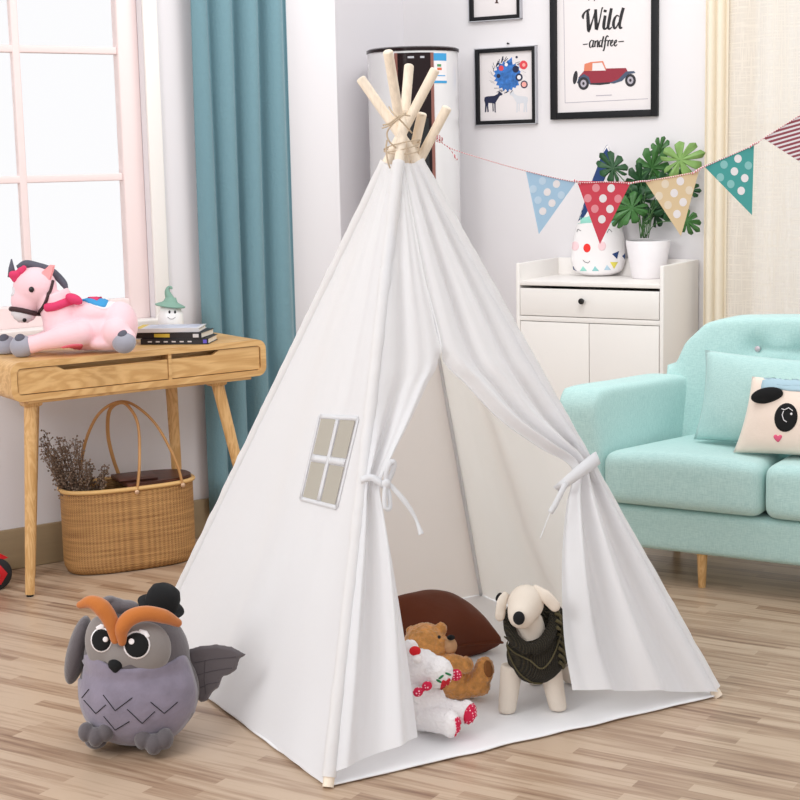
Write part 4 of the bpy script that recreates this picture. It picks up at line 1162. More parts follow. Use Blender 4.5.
b3(U(35, 287, -.005), 22, 18, 20); b3(U(26, 300, -.01), 15, 14, 17, (0, R(15), 0)); b3(U(24, 311, -.012), 13, 12.5, 12)
for pts, rr_ in (([(80, 333, -.075), (62, 337, -.09), (42, 342, -.09), (28, 346, -.09)], [13, 11, 8.5, 8.5]), ([(66, 330, .05), (40, 342, .04), (16, 346, .02), (10, 346.5, .02)], [12, 9, 8, 8]),
                  ([(116, 332, -.07), (126, 338, -.08)], [14, 10])):
    P = [U(*p) for p in pts]; tube(bm, P, [r_*su for r_ in rr_], 18); ell(bm, P[0], rr_[0]*su); ell(bm, P[-1], rr_[-1]*su)
for v in bm.verts: v.co.z = max(v.co.z, zf)
ub = soft('body', bm, pinkp, un, .005, 5); tu = bvh(ub)
for p in ((22, 346.5, -.092), (6, 346.5, .015), (124, 342, -.09)):
    bm = NB(); c = U(*p); ell(bm, c, (12*su, 12*su, 11.5*su))
    for v in bm.verts: v.co.z = max(v.co.z, .001)
    hf = soft('hoof', bm, greyp, un, .004, 2)
    bm = NB(); c2 = c+V((.1*su*0, -.2*12*su, 6*su)); ell(bm, c2+V((-.5*su, -2.5*su, 3*su)), (5*su, 5.5*su, 3*su), (R(35), 0, 0)); obj('hoof_tip', bm, dgrey, hf, 180)
patch('muzzle', tu, FU, [(10.5, 311), (18, 312), (27, 313), (38, 315.5), (36, 321), (30, 325.5), (22, 326.5), (15, 323.5), (10.5, 317)], muzz, un, .003)
patch('nostril', tu, FU, circ(24.5, 319.5, 2.1, 2, 12), black, un, .005, rings=3, dome=.002)
patch('eye', tu, FU, circ(31.5, 289.5, 2.7, 2.9, 16), black, un, .002, dome=.006)
patch('cheek_patch', tu, FU, circ(11, 291, 4, 5.5, 16), muzz, un, .003)
def band(name, pts, w, m_, off=.003, par=un, fr=FU, tree=None):
    C = curve([V((x, y, 0)) for x, y in pts], 6); bm = NB(); P = [on(tree or tu, fr, c.x, c.y, off=off)[0] for c in C]
    tube(bm, P, w, 8); return obj(name, bm, m_, par, 180)
band('bridle_strap', [(9.5, 309), (17, 309.5), (27, 311.5), (39, 314.5)], .009, bridle)
band('bridle_strap', [(38, 314), (44, 306), (49, 294), (52.5, 281)], .0055, bridle)
scf = mat('pink_scarf', (218, 60, 106), .9, .2, 80)
band('scarf', [(46.5, 307.5), (55, 306.5), (66, 302.5), (77, 299)], .015, scf)
bm = NB(); c = U(74, 299, -.05); ell(bm, c, (9*su, 6*su, 5*su), (0, R(25), 0)); obj('scarf_knot', bm, scf, un, 180)
bm = NB(); P = [U(12, 277, 0), U(11.5, 268, 0), U(11.5, 259, 0)]; tube(bm, P, [4.4*su, 3*su, .6*su], 14); obj('horn', bm, dgrey, un, 180)
bm = NB()
for x, y, r_ in ((13, 275, 4.4), (17, 274.5, 4.4), (21, 271, 4), (15, 279, 3.6), (24, 268, 2.8)): ell(bm, U(x, y, -.03), (r_*su, r_*su, r_*su))
soft('horn_bow', bm, scf, un, .004, 1)
bm = NB(); P = curve([U(18, 268, .01), U(26, 264, .01), (U(38, 266, .012)), U(50, 270, .015), U(58, 277, .02), U(64, 284, .02), U(67, 291, .02)], 5); tube(bm, P, lerp_list([3*su, 4*su, 3.6*su, 3.6*su, 4*su, 3.6*su, 1.5*su], len(P)), 12); obj('mane', bm, dgrey, un, 180)
earm = mat('ear_pink', (246, 170, 172), .95)
for px, d in ((47, -.04), (40, .04)):
    bm = NB(); prism(bm, [(-11*su, -3*su), (-2*su, -9.5*su), (3*su, -7*su), (6.5*su, 2*su), (8*su, 7.5*su), (3*su, 8*su), (-4*su, 2*su)], M.Translation(U(px, 273, d)), .012, bev=.004); obj('ear', bm, earm, un, 50)
bw_ = mat('saddle_blue', (58, 150, 206), .85); sw_ = mat('saddle_white', (240, 238, 244), .9)
patch('saddle_trim', tu, FU, [(77, 298), (84, 295), (92, 293), (104, 295), (113, 297), (112, 304), (105, 309.5), (94, 306)], sw_, un, .004)
patch('saddle_cloth', tu, FU, [(77, 298.5), (86, 298), (97, 297), (108, 300), (107, 305), (104, 308), (93, 305)], bw_, un, .007)
patch('saddle_seat', tu, FU, [(87, 299), (92, 297), (99, 295), (103, 296.5), (102, 300), (97, 302.5)], scf, un, .011)
patch('knee_patch', tu, FU, [(60, 348), (68, 345), (78, 344), (83, 345), (80, 350), (72, 353), (64, 352)], mat('rose_patch', (232, 110, 130), .9), un, .004)

# ------------------------------------------------------------ basket
bkf, bkb = G(130, 571), None
FK = Fr(G(131, 564), YL-R(8))
bas = thing('wicker_basket', 'woven oval picnic basket with two bentwood handles on the floor under the desk', 'basket', FK.o, FK.yaw)
wick, N, L, b = nodes('wicker')
tc = N.new('ShaderNodeTexCoord'); sx = N.new('ShaderNodeSeparateXYZ'); L.new(tc.outputs['UV'], sx.inputs[0])
def mth(op, a, bb=None):
    n = N.new('ShaderNodeMath'); n.operation = op
    for i, q_ in enumerate((a, bb)):
        if q_ is None: continue
        if isinstance(q_, (int, float)): n.inputs[i].default_value = q_
        else: L.new(q_, n.inputs[i])
    return n.outputs[0]
uu = mth('SINE', mth('MULTIPLY', sx.outputs[0], 2*pi*90)); vv = mth('SINE', mth('MULTIPLY', sx.outputs[1], 2*pi*42)); prod = mth('MULTIPLY', uu, vv)
rib = mth('ADD', mth('MULTIPLY', prod, .5), mth('MULTIPLY', uu, .35))
ns = N.new('ShaderNodeTexNoise'); ns.inputs['Scale'].default_value = 1; mpn = N.new('ShaderNodeMapping'); mpn.inputs['Scale'].default_value = (6, 30, 1); L.new(tc.outputs['UV'], mpn.inputs[0]); L.new(mpn.outputs[0], ns.inputs[0])
tot = mth('ADD', mth('MULTIPLY', rib, .28), mth('MULTIPLY', ns.outputs[0], .9))
cr = N.new('ShaderNodeValToRGB'); cr.color_ramp.elements[0].position = .1; cr.color_ramp.elements[0].color = lin((128, 84, 42)); cr.color_ramp.elements[1].position = .75; cr.color_ramp.elements[1].color = lin((206, 158, 98))
L.new(tot, cr.inputs[0]); L.new(cr.outputs[0], b.inputs['Base Color']); b.inputs['Roughness'].default_value = .6
bp = N.new('ShaderNodeBump'); bp.inputs['Strength'].default_value = .6; bp.inputs['Distance'].default_value = .004; L.new(rib, bp.inputs['Height']); L.new(bp.outputs[0], b.inputs['Normal'])
sK = 1560/FK.o.y
bw2 = 68/sK; bd2 = bw2*.46; bh = 85/sK
def sup(t, a, b_, n_=2.7):
    c, s = cos(t), sin(t); return a*math.copysign(abs(c)**(2/n_), c), b_*math.copysign(abs(s)**(2/n_), s)
def ovalwall(z0, z1, e_=0, nz_=14, nu=96, inner=False, prof=None):
    bm = NB(); uvl = bm.loops.layers.uv.new('UVMap'); rows = []
    for j in range(nz_+1):
        v = j/nz_; s = prof(v) if prof else 1; row = []
        for i in range(nu+1):
            x, y = sup(2*pi*i/nu, bw2*s-e_, bd2*s-e_); row.append(bm.verts.new((x, y, z0+(z1-z0)*v)))
        rows.append(row)
    for j in range(nz_):
        for i in range(nu):
            f = bm.faces.new((rows[j][i], rows[j][i+1], rows[j+1][i+1], rows[j+1][i]))
            for l, (a, b_) in zip(f.loops, ((i, j), (i+1, j), (i+1, j+1), (i, j+1))): l[uvl].uv = (a/nu, b_/nz_)
    return bm
bm = ovalwall(.004, bh, prof=lambda v: .95+.05*min(1, v*8)**.5)
bot = bm.faces.new([bm.verts[k] for k in range(0)]) if False else None
o = obj('body', bm, wick, bas, 180, mods=[('SOLIDIFY', dict(thickness=.008, offset=-1))])
bm = NB(); t = bmesh.new(); t.faces.new([t.verts.new((*sup(2*pi*i/60, bw2*.955, bd2*.955), .01)) for i in range(60)]); merge(bm, t); obj('base', bm, wick, bas, 0)
bm = NB(); P = [V((*sup(2*pi*i/80, bw2+.001, bd2+.001), bh)) for i in range(81)]; tube(bm, P, .009, 10, cap=False, flat=.9); obj('rim', bm, oak, bas, 180)
# lid: covers the right two thirds
bm = NB(); pts = []
for i in range(61):
    x, y = sup(2*pi*i/60, bw2-.006, bd2-.006)
    pts.append((max(x, -bw2*.12), y))
t = bmesh.new(); a = [t.verts.new((x, y, bh+.004)) for x, y in pts[:-1]]; b_ = [t.verts.new((x, y, bh+.018)) for x, y in pts[:-1]]; n = len(a)
for k in range(n): t.faces.new((a[k], a[(k+1) % n], b_[(k+1) % n], b_[k]))
t.faces.new(a[::-1]); t.faces.new(b_); bmesh.ops.remove_doubles(t, verts=t.verts[:], dist=1e-4); bmesh.ops.recalc_face_normals(t, faces=t.faces[:]); merge(bm, t)
obj('lid', bm, darkwood, bas, 30)
bm = NB(); box(bm, -bw2*.16, bw2*.42, -bd2*.62, bd2*.5, bh+.019, bh+.028, .003, T=M.Rotation(R(-6), 4, 'Z')); obj('lid_flap', bm, darkwood, bas, 30)
handm = mat('bent_wood', (196, 146, 92), .45, .05, 60, var=.1)
hz_ = FK.l(130, 402, 0).z
for y, pL, pR in ((-1, 86, 136), (1, 120, 182)):
    yy = y*bd2*.9
bfront = -bd2-.004; bback = bd2+.004
def handle(P, nm='handle'):
    bm = NB(); C = curve(P, 8); tube(bm, C, .0075, 10, flat=.7); return obj(nm, bm, handm, bas, 180)
# two hoops crossing at the top, each from one long side to the other
h1 = [FK.l(183, 486, bfront*.86), FK.l(176, 462, bfront*.8), FK.l(157, 426, bfront*.5), FK.l(134, 405, bfront*.2), FK.l(116, 402.5, 0), FK.l(98, 415, bback*.2), FK.l(86, 440, bback*.5), FK.l(80, 470, bback*.75)]
h2 = [FK.l(137, 492, bfront), FK.l(139.5, 462, bfront*.95), FK.l(138, 425, bfront*.7), FK.l(128, 406, bfront*.3), FK.l(118, 403, 0), FK.l(109, 412, bback*.3), FK.l(108, 435, bback*.7), FK.l(113, 458, bback*.9), FK.l(120, 478, bback)]
handle(h1); handle(h2)
for p in (FK.l(137, 492, bfront-.004), FK.l(183, 485, bfront*.86-.008)):
    bm = NB(); ell(bm, p, (.009, .006, .009)); obj('rivet', bm, mat('rivet_brass', (214, 180, 150), .35, metal=.5), bas, 180)
# dried flowers
FW = Fr(FK.w((-bw2*.62, 0, bh*.2)), 0)
df = thing('dried_flowers', 'bunch of dried brown flower sprigs sticking out of the wicker basket', 'dried flowers', FW.o)
brn = mat('dried_stem', (104, 82, 66), .9); bud = mat('dried_bud', (132, 112, 96), .95, var=.3, vscale=90)
random.seed(11)
root = V((0, 0, 0)); 
for k in range(58):
    if k < 46: tx, ty = random.uniform(42, 108), random.uniform(440, 484)
    else: tx, ty = random.uniform(42, 66), random.uniform(432, 470)
    if tx > 85: ty = random.uniform(462, 486)
    dpt = random.uniform(-.10, .10); e_ = FW.l(tx, ty, dpt)
    s0 = V((random.uniform(-.03, .03), random.uniform(-.03, .03), 0)); md = s0.lerp(e_, .5)+V((random.uniform(-.01, .01), 0, .02))
    bm = NB(); C = curve([s0, md, e_], 6); tube(bm, C, .0011, 5, mi=0)
    for i in range(4, len(C)):
        for _ in range(5):
            d = V((random.uniform(-1, 1), random.uniform(-1, 1), random.uniform(-.3, 1))).normalized(); q_ = C[i]+d*random.uniform(.006, .024)
            tube(bm, [C[i], q_], .0006, 4, mi=0)
            t = bmesh.new(); bmesh.ops.create_icosphere(t, subdivisions=1, radius=random.uniform(.0022, .0045)); t.transform(M.Translation(q_)); merge(bm, t, 1)
    obj('sprig', bm, [brn, bud], df, 180)

# ------------------------------------------------------------ toy car wheel at the left edge
FT = Fr(G(-4, 590), YL)
tcx = thing('toy_car', 'red and black toy car cut off by the left edge of the photo', 'toy car', FT.o, FT.yaw)
trd = mat('toy_red', (200, 24, 36), .35); tbk = mat('toy_tyre', (26, 26, 30), .6); tgr = mat('toy_grey', (90, 120, 120), .4)
sT = 1560/FT.o.y; wr_ = 17/sT
bm = NB()
for wx in (0, -.24):
    for wy in (0, .12):
        b_ = NB(); lathe(b_, [(0, -.02), (wr_*.8, -.02), (wr_, -.012), (wr_, .012), (wr_*.8, .02), (0, .02)], 28, T=M.Translation((wx, wy, wr_)) @ M.Rotation(pi/2, 4, 'X'))
        w_o = obj('wheel', b_, tbk, tcx, 40)
        b_ = NB(); lathe(b_, [(0, -.004), (wr_*.6, -.004), (wr_*.66, 0), (wr_*.5, .004), (0, .006)], 5, T=M.Translation((wx, wy-.022, wr_)) @ M.Rotation(pi/2, 4, 'X')); obj('hub', b_, trd, w_o, 40)
        b_ = NB(); ell(b_, (wx, wy-.028, wr_), (.009, .005, .009)); obj('hub_cap', b_, tgr, w_o, 40)
box(bm, -.30, .035, .02, .1, wr_*1.1, wr_*1.9, .012); box(bm, -.24, -.06, .03, .09, wr_*1.8, wr_*2.8, .02); tube(bm, [(-.0, .0, wr_), (-.0, .12, wr_)], .006); tube(bm, [(-.24, 0, wr_), (-.24, .12, wr_)], .006)
prism(bm, [(-.06, wr_*1.75), (.02, wr_*2.25), (.05, wr_*1.9), (.0, wr_*1.8)], M.Translation((0, -.01, 0)), .05)
obj('car_body', bm, trd, tcx, 40)

# ------------------------------------------------------------ owl plush
FO = Fr(G(140, 741), 0); so_ = 1/(1560/FO.o.y)
owl = thing('owl_plush', 'round grey plush owl with orange eyebrows and a black hat on the floor', 'soft toy', FO.o, 0)
og = mat('owl_grey', (90, 83, 86), .95, .15, 140, sheen=.4); ob_ = mat('owl_lavender', (130, 122, 138), .9, .5, 22, sheen=.4, var=.14, vscale=16); of_ = mat('owl_face', (134, 127, 124), .95, .1, 150, sheen=.3); oo_ = mat('owl_orange', (186, 108, 44), .95, .12, 120, sheen=.3)
def O(x, y, d=0): return FO.l(x, y, d*so_)
bm = NB()
ell(bm, O(139, 690), (63*so_, 56*so_, 58*so_), n=32); ell(bm, O(137, 657), (55*so_, 50*so_, 54*so_), n=32)
ell(bm, O(118, 611, 0), (16*so_, 16*so_, 9*so_))
for v in bm.verts: v.co.z = max(v.co.z, .004)
obd = soft('body', bm, og, owl, .006, 8); to = bvh(obd)
patch('belly', to, FO, [(77, 668), (80, 658), (92, 655), (115, 668), (140, 668), (165, 664), (180, 656), (187, 658), (193, 674), (197, 692), (194, 712), (184, 730), (166, 742), (140, 747), (112, 744), (92, 732), (80, 712), (76, 690)], ob_, owl, .005, rings=16, cen=(137, 700))
bm = NB(); c1 = on(to, FO, 103, 645)[0]; c2 = on(to, FO, 145, 650)[0]; 
ell(bm, c1+V((0, .012, 0)), (21*so_, 12*so_, 30*so_), (0, 0, R(-20))); ell(bm, c2+V((0, .014, 0)), (26*so_, 14*so_, 28*so_), (0, R(-8), R(8))); ell(bm, (c1+c2)/2+V((0, .004, -.024)), (21*so_, 12*so_, 19*so_))
fc = soft('face', bm, of_, owl, .005, 4); tf = bvh(fc)
for x, y, r_, rx in ((101.5, 640, 11, 9.5), (136.8, 645, 12.4, 12)):
    patch('eye_rim', tf, FO, circ(x, y, rx*1.13, r_*1.14), pwhite, owl, .0015); e_ = patch('eye', tf, FO, circ(x, y, rx, r_), blackf, owl, .003, dome=.004)
patch('eye_glint', tf, FO, circ(106, 639, 3, 3.2, 12), pwhite, owl, .0085, rings=3); patch('eye_glint', tf, FO, circ(132.4, 641.4, 3.4, 3.4, 12), pwhite, owl, .0085, rings=3)
patch('eyelid', tf, FO, [(96, 627), (101, 624), (104, 625), (104, 629), (97, 630.5)], pwhite, owl, .0025, rings=3); patch('eyelid', tf, FO, [(140, 629), (147, 631), (150, 636), (147, 639), (143, 634), (138, 632)], pwhite, owl, .0025, rings=3)
bm = NB(); c = (c1+c2)/2; c = FO.l(116, 664, min(c1.y, c2.y)-.004); 
ell(bm, c, (8.2*so_, 9*so_, 7*so_)); ell(bm, c+V((0, -1*so_, -3*so_)), (5*so_, 7*so_, 6*so_)); soft('beak', bm, blackf, owl, .003, 2)
def brow(pts, rs):
    bm = NB(); y0 = min(c1.y, c2.y)
    P = curve([on(to, FO, x, y, off=0)[0] if False else O(x, y, 0)+V((0, y0+d*so_, 0)) for x, y, d in pts], 6); P2 = []
    P2 = curve([FO.l(x, y, y0+d*so_) for x, y, d in pts], 6)
    R__ = lerp_list([r_*so_ for r_ in rs], len(P2)); tube(bm, P2, R__, 14); ell(bm, P2[0], R__[0]); ell(bm, P2[-1], R__[-1])
    soft('eyebrow', bm, oo_, owl, .0035, 3)
brow([(80, 605, -2), (91, 602, -6), (102, 608, -8), (111, 622, -8), (115, 640, -8)], [4, 7, 9, 8, 4.5])
brow([(122, 642, -8), (122, 628, -10), (131, 617.5, -8), (146, 613.5, -4), (164, 616.5, 4), (178, 623, 16)], [4.5, 8, 8.5, 8, 7.5, 4.5])
# tuft
bm = NB(); ell(bm, O(118, 606, -8), (13*so_, 10*so_, 8*so_), (0, R(25), 0)); ell(bm, O(108, 600, -10), (8*so_, 8*so_, 4*so_), (0, R(-10), 0)); ell(bm, O(128, 606, -8), (12*so_, 10*so_, 6*so_), (0, R(10), 0)); soft('head_tuft', bm, og, owl, .004, 2)
# hat
bm = NB(); Th = M.Translation(O(161, 606, 8)) @ M.Rotation(R(20), 4, 'Y') @ M.Rotation(R(8), 4, 'X')
lathe(bm, [(0, -.003), (24*so_, -.004), (25*so_, 0), (23.5*so_, .003), (18*so_, .005), (17.5*so_, 12*so_), (15*so_, 19*so_), (9*so_, 23*so_), (0, 24*so_)], 40, T=Th)
obj('bowler_hat', bm, blackf, owl, 60)
# wings
bm = NB(); ell(bm, O(78, 650, 6), (11*so_, 24*so_, 38*so_), (0, R(16), 0)); soft('wing', bm, og, owl, .005, 3)
bm = NB(); wp = [(186, 652), (200, 648), (216, 646.5), (231, 649), (246, 657), (239, 661), (236, 672), (229, 677), (222, 679), (218, 690), (212, 694), (207, 703), (200, 705), (195, 700), (190, 676)]
lp = [O(x, y, 0) for x, y in wp]
prism(bm, [(p.x, p.z) for p in lp], M.Translation((0, 4*so_, 0)), 7*so_, bev=2.4*so_)
wg = soft('wing', bm, og, owl, .0035, 2); tw = bvh(wg)
for a_ in ([(194, 663), (214, 659), (236, 657)], [(194, 676), (212, 671), (232, 668)], [(196, 690), (208, 684), (220, 682)], [(205, 660), (204, 680), (206, 694)]): stitch('wing_seam', tw, FO, a_, mat('seam_dark', (74, 68, 72), .9), wg, .001, .0002)
for cx_, cy_, k in ((96, 736, 1.0), (154, 743, 1.1)):
    bm = NB()
    for dx_, dy_, dp in ((-10, -4, -50), (0, 1, -54), (10, -4, -50)):
        p = O(cx_+dx_*k, cy_+dy_*k, 0); p = FO.l(cx_+dx_*k, cy_+dy_*k, dp*so_*.9); p.z = max(p.z, .021*k); ell(bm, p, (8*so_*k, 11*so_*k, 10*so_*k))
    p = FO.l(cx_, cy_-2, -24*so_); p.z = .03; ell(bm, p, (12*so_*k, 14*so_*k, 9*so_*k))
    for v in bm.verts: v.co.z = max(v.co.z, .001)
    soft('foot', bm, og, owl, .0035, 1)
for ch in ([(123, 500), (148, 470)], [(130, 508), (172, 555), (207, 525)], [(198, 490), (240, 545), (300, 500)], [(282, 540), (335, 590), (380, 548)], [(365, 515), (413, 555), (460, 515)], [(200, 565), (240, 613), (290, 583)]):
    stitch('chest_stitch', to, FO, [(50+x/3.638, 560+y/3.638) for x, y in ch], blackf, owl, .0011, .006)

# ------------------------------------------------------------ dog
FDg = Fr(G(532, 710, .01), 0); sd = 1/(1560/FDg.o.y)
dog = thing('toy_dog', 'beige cloth dog in a dark green knitted sweater standing in the tent', 'soft toy', FDg.o, 0)
dgm = mat('dog_canvas', (220, 208, 194), .9, .12, 200); knit, N, L, b = nodes('olive_knit')
tc = N.new('ShaderNodeTexCoord'); sxx = N.new('ShaderNodeSeparateXYZ'); L.new(tc.outputs['Object'], sxx.inputs[0])
s1 = mth('SINE', mth('MULTIPLY', mth('ADD', sxx.outputs[0], mth('MULTIPLY', sxx.outputs[1], .8)), 900)); s2 = mth('SINE', mth('MULTIPLY', sxx.outputs[2], 1100)); hh_ = mth('ADD', s1, mth('MULTIPLY', s2, .3))
cr = N.new('ShaderNodeValToRGB'); cr.color_ramp.elements[0].position = 0; cr.color_ramp.elements[0].color = lin((22, 18, 13)); cr.color_ramp.elements[1].position = 1; cr.color_ramp.elements[1].color = lin((50, 44, 28))
mr_ = N.new('ShaderNodeMapRange'); mr_.inputs[1].default_value = -1.3; mr_.inputs[2].default_value = 1.3; L.new(hh_, mr_.inputs[0]); L.new(mr_.outputs[0], cr.inputs[0]); L.new(cr.outputs[0], b.inputs['Base Color']); b.inputs['Roughness'].default_value = 1
bp = N.new('ShaderNodeBump'); bp.inputs['Strength'].default_value = .8; bp.inputs['Distance'].default_value = .002; L.new(hh_, bp.inputs['Height']); L.new(bp.outputs[0], b.inputs['Normal'])
cable = mat('cable_knit', (84, 76, 50), .95, .5, 160)
def Dg(x, y, d=0): return FDg.l(x, y, d*sd)
bm = NB()
ell(bm, Dg(536, 650, 0), (23*sd, 22*sd, 27*sd)); tube(bm, [Dg(536, 652, 0), Dg(553, 640, 75)], [23*sd, 21*sd], 20); ell(bm, Dg(553, 640, 75), 21*sd)
tube(bm, [Dg(534, 650, -4), Dg(528, 617, -8)], [19*sd, 14*sd], 20)
ell(bm, Dg(526, 603, -16), (18.5*sd, 20*sd, 19*sd)); ell(bm, Dg(521, 615, -34), (13.5*sd, 15*sd, 14*sd)); tube(bm, [Dg(525, 604, -18), Dg(521, 616, -34)], [18.5*sd, 14*sd], 20)
def leg_(a, b_, r0_, r1_):
    a, b_ = V(a), V(b_); tube(bm, [a, b_], [r0_, r1_], 18); ell(bm, b_, r1_)
zg = .009
for (x0_, y0_, d0_), (x1_, d1_) in (((512, 665, -4), (507, -6)), ((550, 668, -4), (558, -2)), ((538, 662, 76), (536, 82)), ((567, 660, 76), (572, 84))):
    p = Dg(x0_, y0_, d0_); q_ = Dg(x1_, 708, d1_); q_.z = zg; q_.x = Dg(x1_, 708 if d1_ < 20 else 690, d1_).x; leg_(p, q_, 12*sd, 9.4*sd)
for v in bm.verts: v.co.z = max(v.co.z, zg-.008)
db = soft('body', bm, dgm, dog, .0045, 5); td = bvh(db)
bm = NB(); c, n_ = on(td, FDg, 519, 618, off=.002); ell(bm, c, (6*sd, 5*sd, 7*sd)); obj('nose', bm, blackf, dog, 180)
def ear(P, w):
    bm = NB(); C = curve(P, 5); tube(bm, C, lerp_list([x*sd for x in w], len(C)), 14, flat=.45, up=(0, 1, 0)); ell(bm, C[-1], (w[-1]*sd*.9, w[-1]*sd*.45, w[-1]*sd)); return soft('ear', bm, dgm, dog, .0035, 2)
ear([Dg(507, 593, -10), Dg(502, 602, -18), Dg(500, 616, -22)], [4, 6, 6])
ear([Dg(533, 587, -14), Dg(545, 596, -24), Dg(555, 606, -26)], [4, 7, 6.5])
# sweater: a shell around the trunk
sw = NB()
ell(sw, Dg(536, 654, -2), (31*sd, 29*sd, 31*sd)); tube(sw, [Dg(537, 653, 2), Dg(553, 641, 60)], [29*sd, 27*sd], 24); ell(sw, Dg(553, 641, 60), 27*sd)
col_ = curve([Dg(*p) for p in ((531, 651, -32), (546, 640, -26), (555, 618, -6), (551, 602, 14), (538, 600, 22), (516, 606, 10), (509, 622, -10), (515, 640, -26), (531, 651, -32))], 6); tube(sw, col_, 6.5*sd, 12)
tube(sw, [Dg(540, 650, 8), Dg(545, 622, 12)], [24*sd, 20*sd], 20); ell(sw, Dg(548, 622, 20), (20*sd, 22*sd, 22*sd))
swo = soft('sweater', sw, knit, dog, .0045, 5); tsw = bvh(swo)
def trace(pts, w, m_, nm, off=.004): return band(nm, pts, w, m_, off, dog, FDg, tsw)
trace([(508, 646), (516, 653), (530, 660), (541, 668), (550, 660), (557, 644), (560, 628), (558, 612)], .0022, cable, 'neck_edge')
trace([(506, 636), (511, 656), (520, 672), (532, 681), (542, 682)], .0022, cable, 'sweater_hem')
for k in range(8):
    y = 614+k*6.8; trace([(555+.5*k, y), (560+.3*k, y+3), (564, y+8)], .0050, cable, 'cable_stitch', .003)
bm = NB(); ell(bm, Dg(499, 597, -4), (3*sd, 3*sd, 5*sd), (0, R(30), 0)); tag(obj('bow', bm, blackf, dog, 180), 'small black bow by the ear')

# ------------------------------------------------------------ teddy bears
FBr = Fr(G(448, 697, .01), 0); sb = 1/(1560/FBr.o.y)
tb_ = thing('teddy_bear', 'golden brown teddy bear lying behind the white bear in the tent', 'soft toy', FBr.o, 0)
fur = mat('brown_fur', (212, 148, 80), 1, .6, 90, sheen=.5, var=.22, vscale=60); furl = mat('muzzle_fur', (206, 160, 118), 1, .3, 120)
def Bb(x, y, d=0): return FBr.l(x, y, d*sb)
bm = NB()
ell(bm, Bb(425, 643, 0), (22*sb, 21*sb, 21*sb)); ell(bm, Bb(441, 629, 2), (6.5*sb, 5*sb, 7*sb)); ell(bm, Bb(412, 632, 8), (6.5*sb, 5*sb, 7*sb)); ell(bm, Bb(437, 645, -4), (13*sb, 14*sb, 12*sb))
ell(bm, Bb(448, 675, 0), (26*sb, 22*sb, 22*sb), (0, R(30), 0)); ell(bm, Bb(458, 686, 0), (18*sb, 20*sb, 14*sb))
tube(bm, [Bb(440, 663, -12), Bb(452, 662, -18), Bb(464, 665, -20)], [9*sb, 9*sb, 8*sb], 14); ell(bm, Bb(465, 665, -20), 9*sb)
tube(bm, [Bb(460, 688, -4), Bb(474, 686, -10), Bb(484, 672, -12)], [13*sb, 12*sb, 11*sb], 14); ell(bm, Bb(484, 670, -12), (10.5*sb, 10*sb, 14*sb), (0, R(8), 0)); ell(bm, Bb(480, 685, -12), 11*sb)
for v in bm.verts: v.co.z = max(v.co.z, .002)
bo = soft('body', bm, fur, tb_, .003, 2, fuzz=.0026, fscale=150); tbb = bvh(bo)
bm = NB(); ell(bm, Bb(450, 646, -10), (7.5*sb, 8*sb, 9*sb)); mz = obj('muzzle', bm, furl, tb_, 180)
bm = NB(); ell(bm, Bb(451, 637.5, -15), (4.2*sb, 3.5*sb, 2.8*sb)); obj('nose', bm, blackf, tb_, 180)
bm = NB(); c, n_ = on(tbb, FBr, 439, 637, off=.001); ell(bm, c, 1.8*sb); obj('eye', bm, black, tb_, 180)
patch('foot_sole', tbb, FBr, circ(488, 669, 4.2, 8.5, 20, -.15), mat('sole_brown', (150, 96, 52), 1, .3, 120), tb_, .003)

FWb = Fr(G(434, 733, .01), 0); sw2 = 1/(1560/FWb.o.y)
wb = thing('white_teddy_bear', 'white teddy bear with red dotted foot soles sitting by the left door flap', 'soft toy', FWb.o, 0)
wf = mat('white_fur', (242, 238, 238), 1, .5, 110, sheen=.4, var=.03); dots, N, L, b = nodes('red_dotted')
tc = N.new('ShaderNodeTexCoord'); vo = N.new('ShaderNodeTexVoronoi'); vo.inputs['Scale'].default_value = 130; vo.inputs['Randomness'].default_value = .3; L.new(tc.outputs['Object'], vo.inputs[0])
cr = N.new('ShaderNodeValToRGB'); cr.color_ramp.interpolation = 'CONSTANT'; cr.color_ramp.elements[0].color = lin((250, 200, 214)); cr.color_ramp.elements[1].color = lin((206, 28, 70)); cr.color_ramp.elements[1].position = .28
L.new(vo.outputs[0], cr.inputs[0]); L.new(cr.outputs[0], b.inputs['Base Color']); b.inputs['Roughness'].default_value = .9
def Wb(x, y, d=0): return FWb.l(x, y, d*sw2)
bm = NB()
ell(bm, Wb(424, 705, 4), (24*sw2, 20*sw2, 28*sw2)); ell(bm, Wb(422, 668, 0), (20*sw2, 18*sw2, 20*sw2)); ell(bm, Wb(437, 672, -8), (17*sw2, 15*sw2, 17*sw2))
ell(bm, Wb(410, 648, 0), (9*sw2, 6*sw2, 9*sw2))
tube(bm, [Wb(424, 716, -6), Wb(446, 722, -22), Wb(452, 724, -26)], [15*sw2, 13*sw2, 12*sw2], 16); ell(bm, Wb(450, 724, -26), (11*sw2, 13*sw2, 14*sw2))
tube(bm, [Wb(430, 708, 4), Wb(456, 712, 0), Wb(466, 713, -2)], [14*sw2, 12*sw2, 11*sw2], 16); ell(bm, Wb(467, 712, -2), (10*sw2, 11*sw2, 13*sw2))
tube(bm, [Wb(410, 690, -8), Wb(420, 697, -16)], [9*sw2, 8*sw2], 14)
for v in bm.verts: v.co.z = max(v.co.z, .002)
wo = soft('body', bm, wf, wb, .003, 2, fuzz=.0020, fscale=150); twb = bvh(wo)
patch('foot_sole', twb, FWb, [(455, 719), (459, 717), (461, 722), (461.5, 730), (458, 736), (454, 738), (456, 730)], dots, wb, .003, rings=4)
patch('foot_sole', twb, FWb, [(464, 714), (468, 706), (474, 703), (479, 705), (479, 713), (474, 721), (467, 727), (464, 722)], dots, wb, .003, rings=4)
heart = mat('heart_red', (196, 30, 44), .9); holly = mat('holly_green', (40, 120, 70), .9)
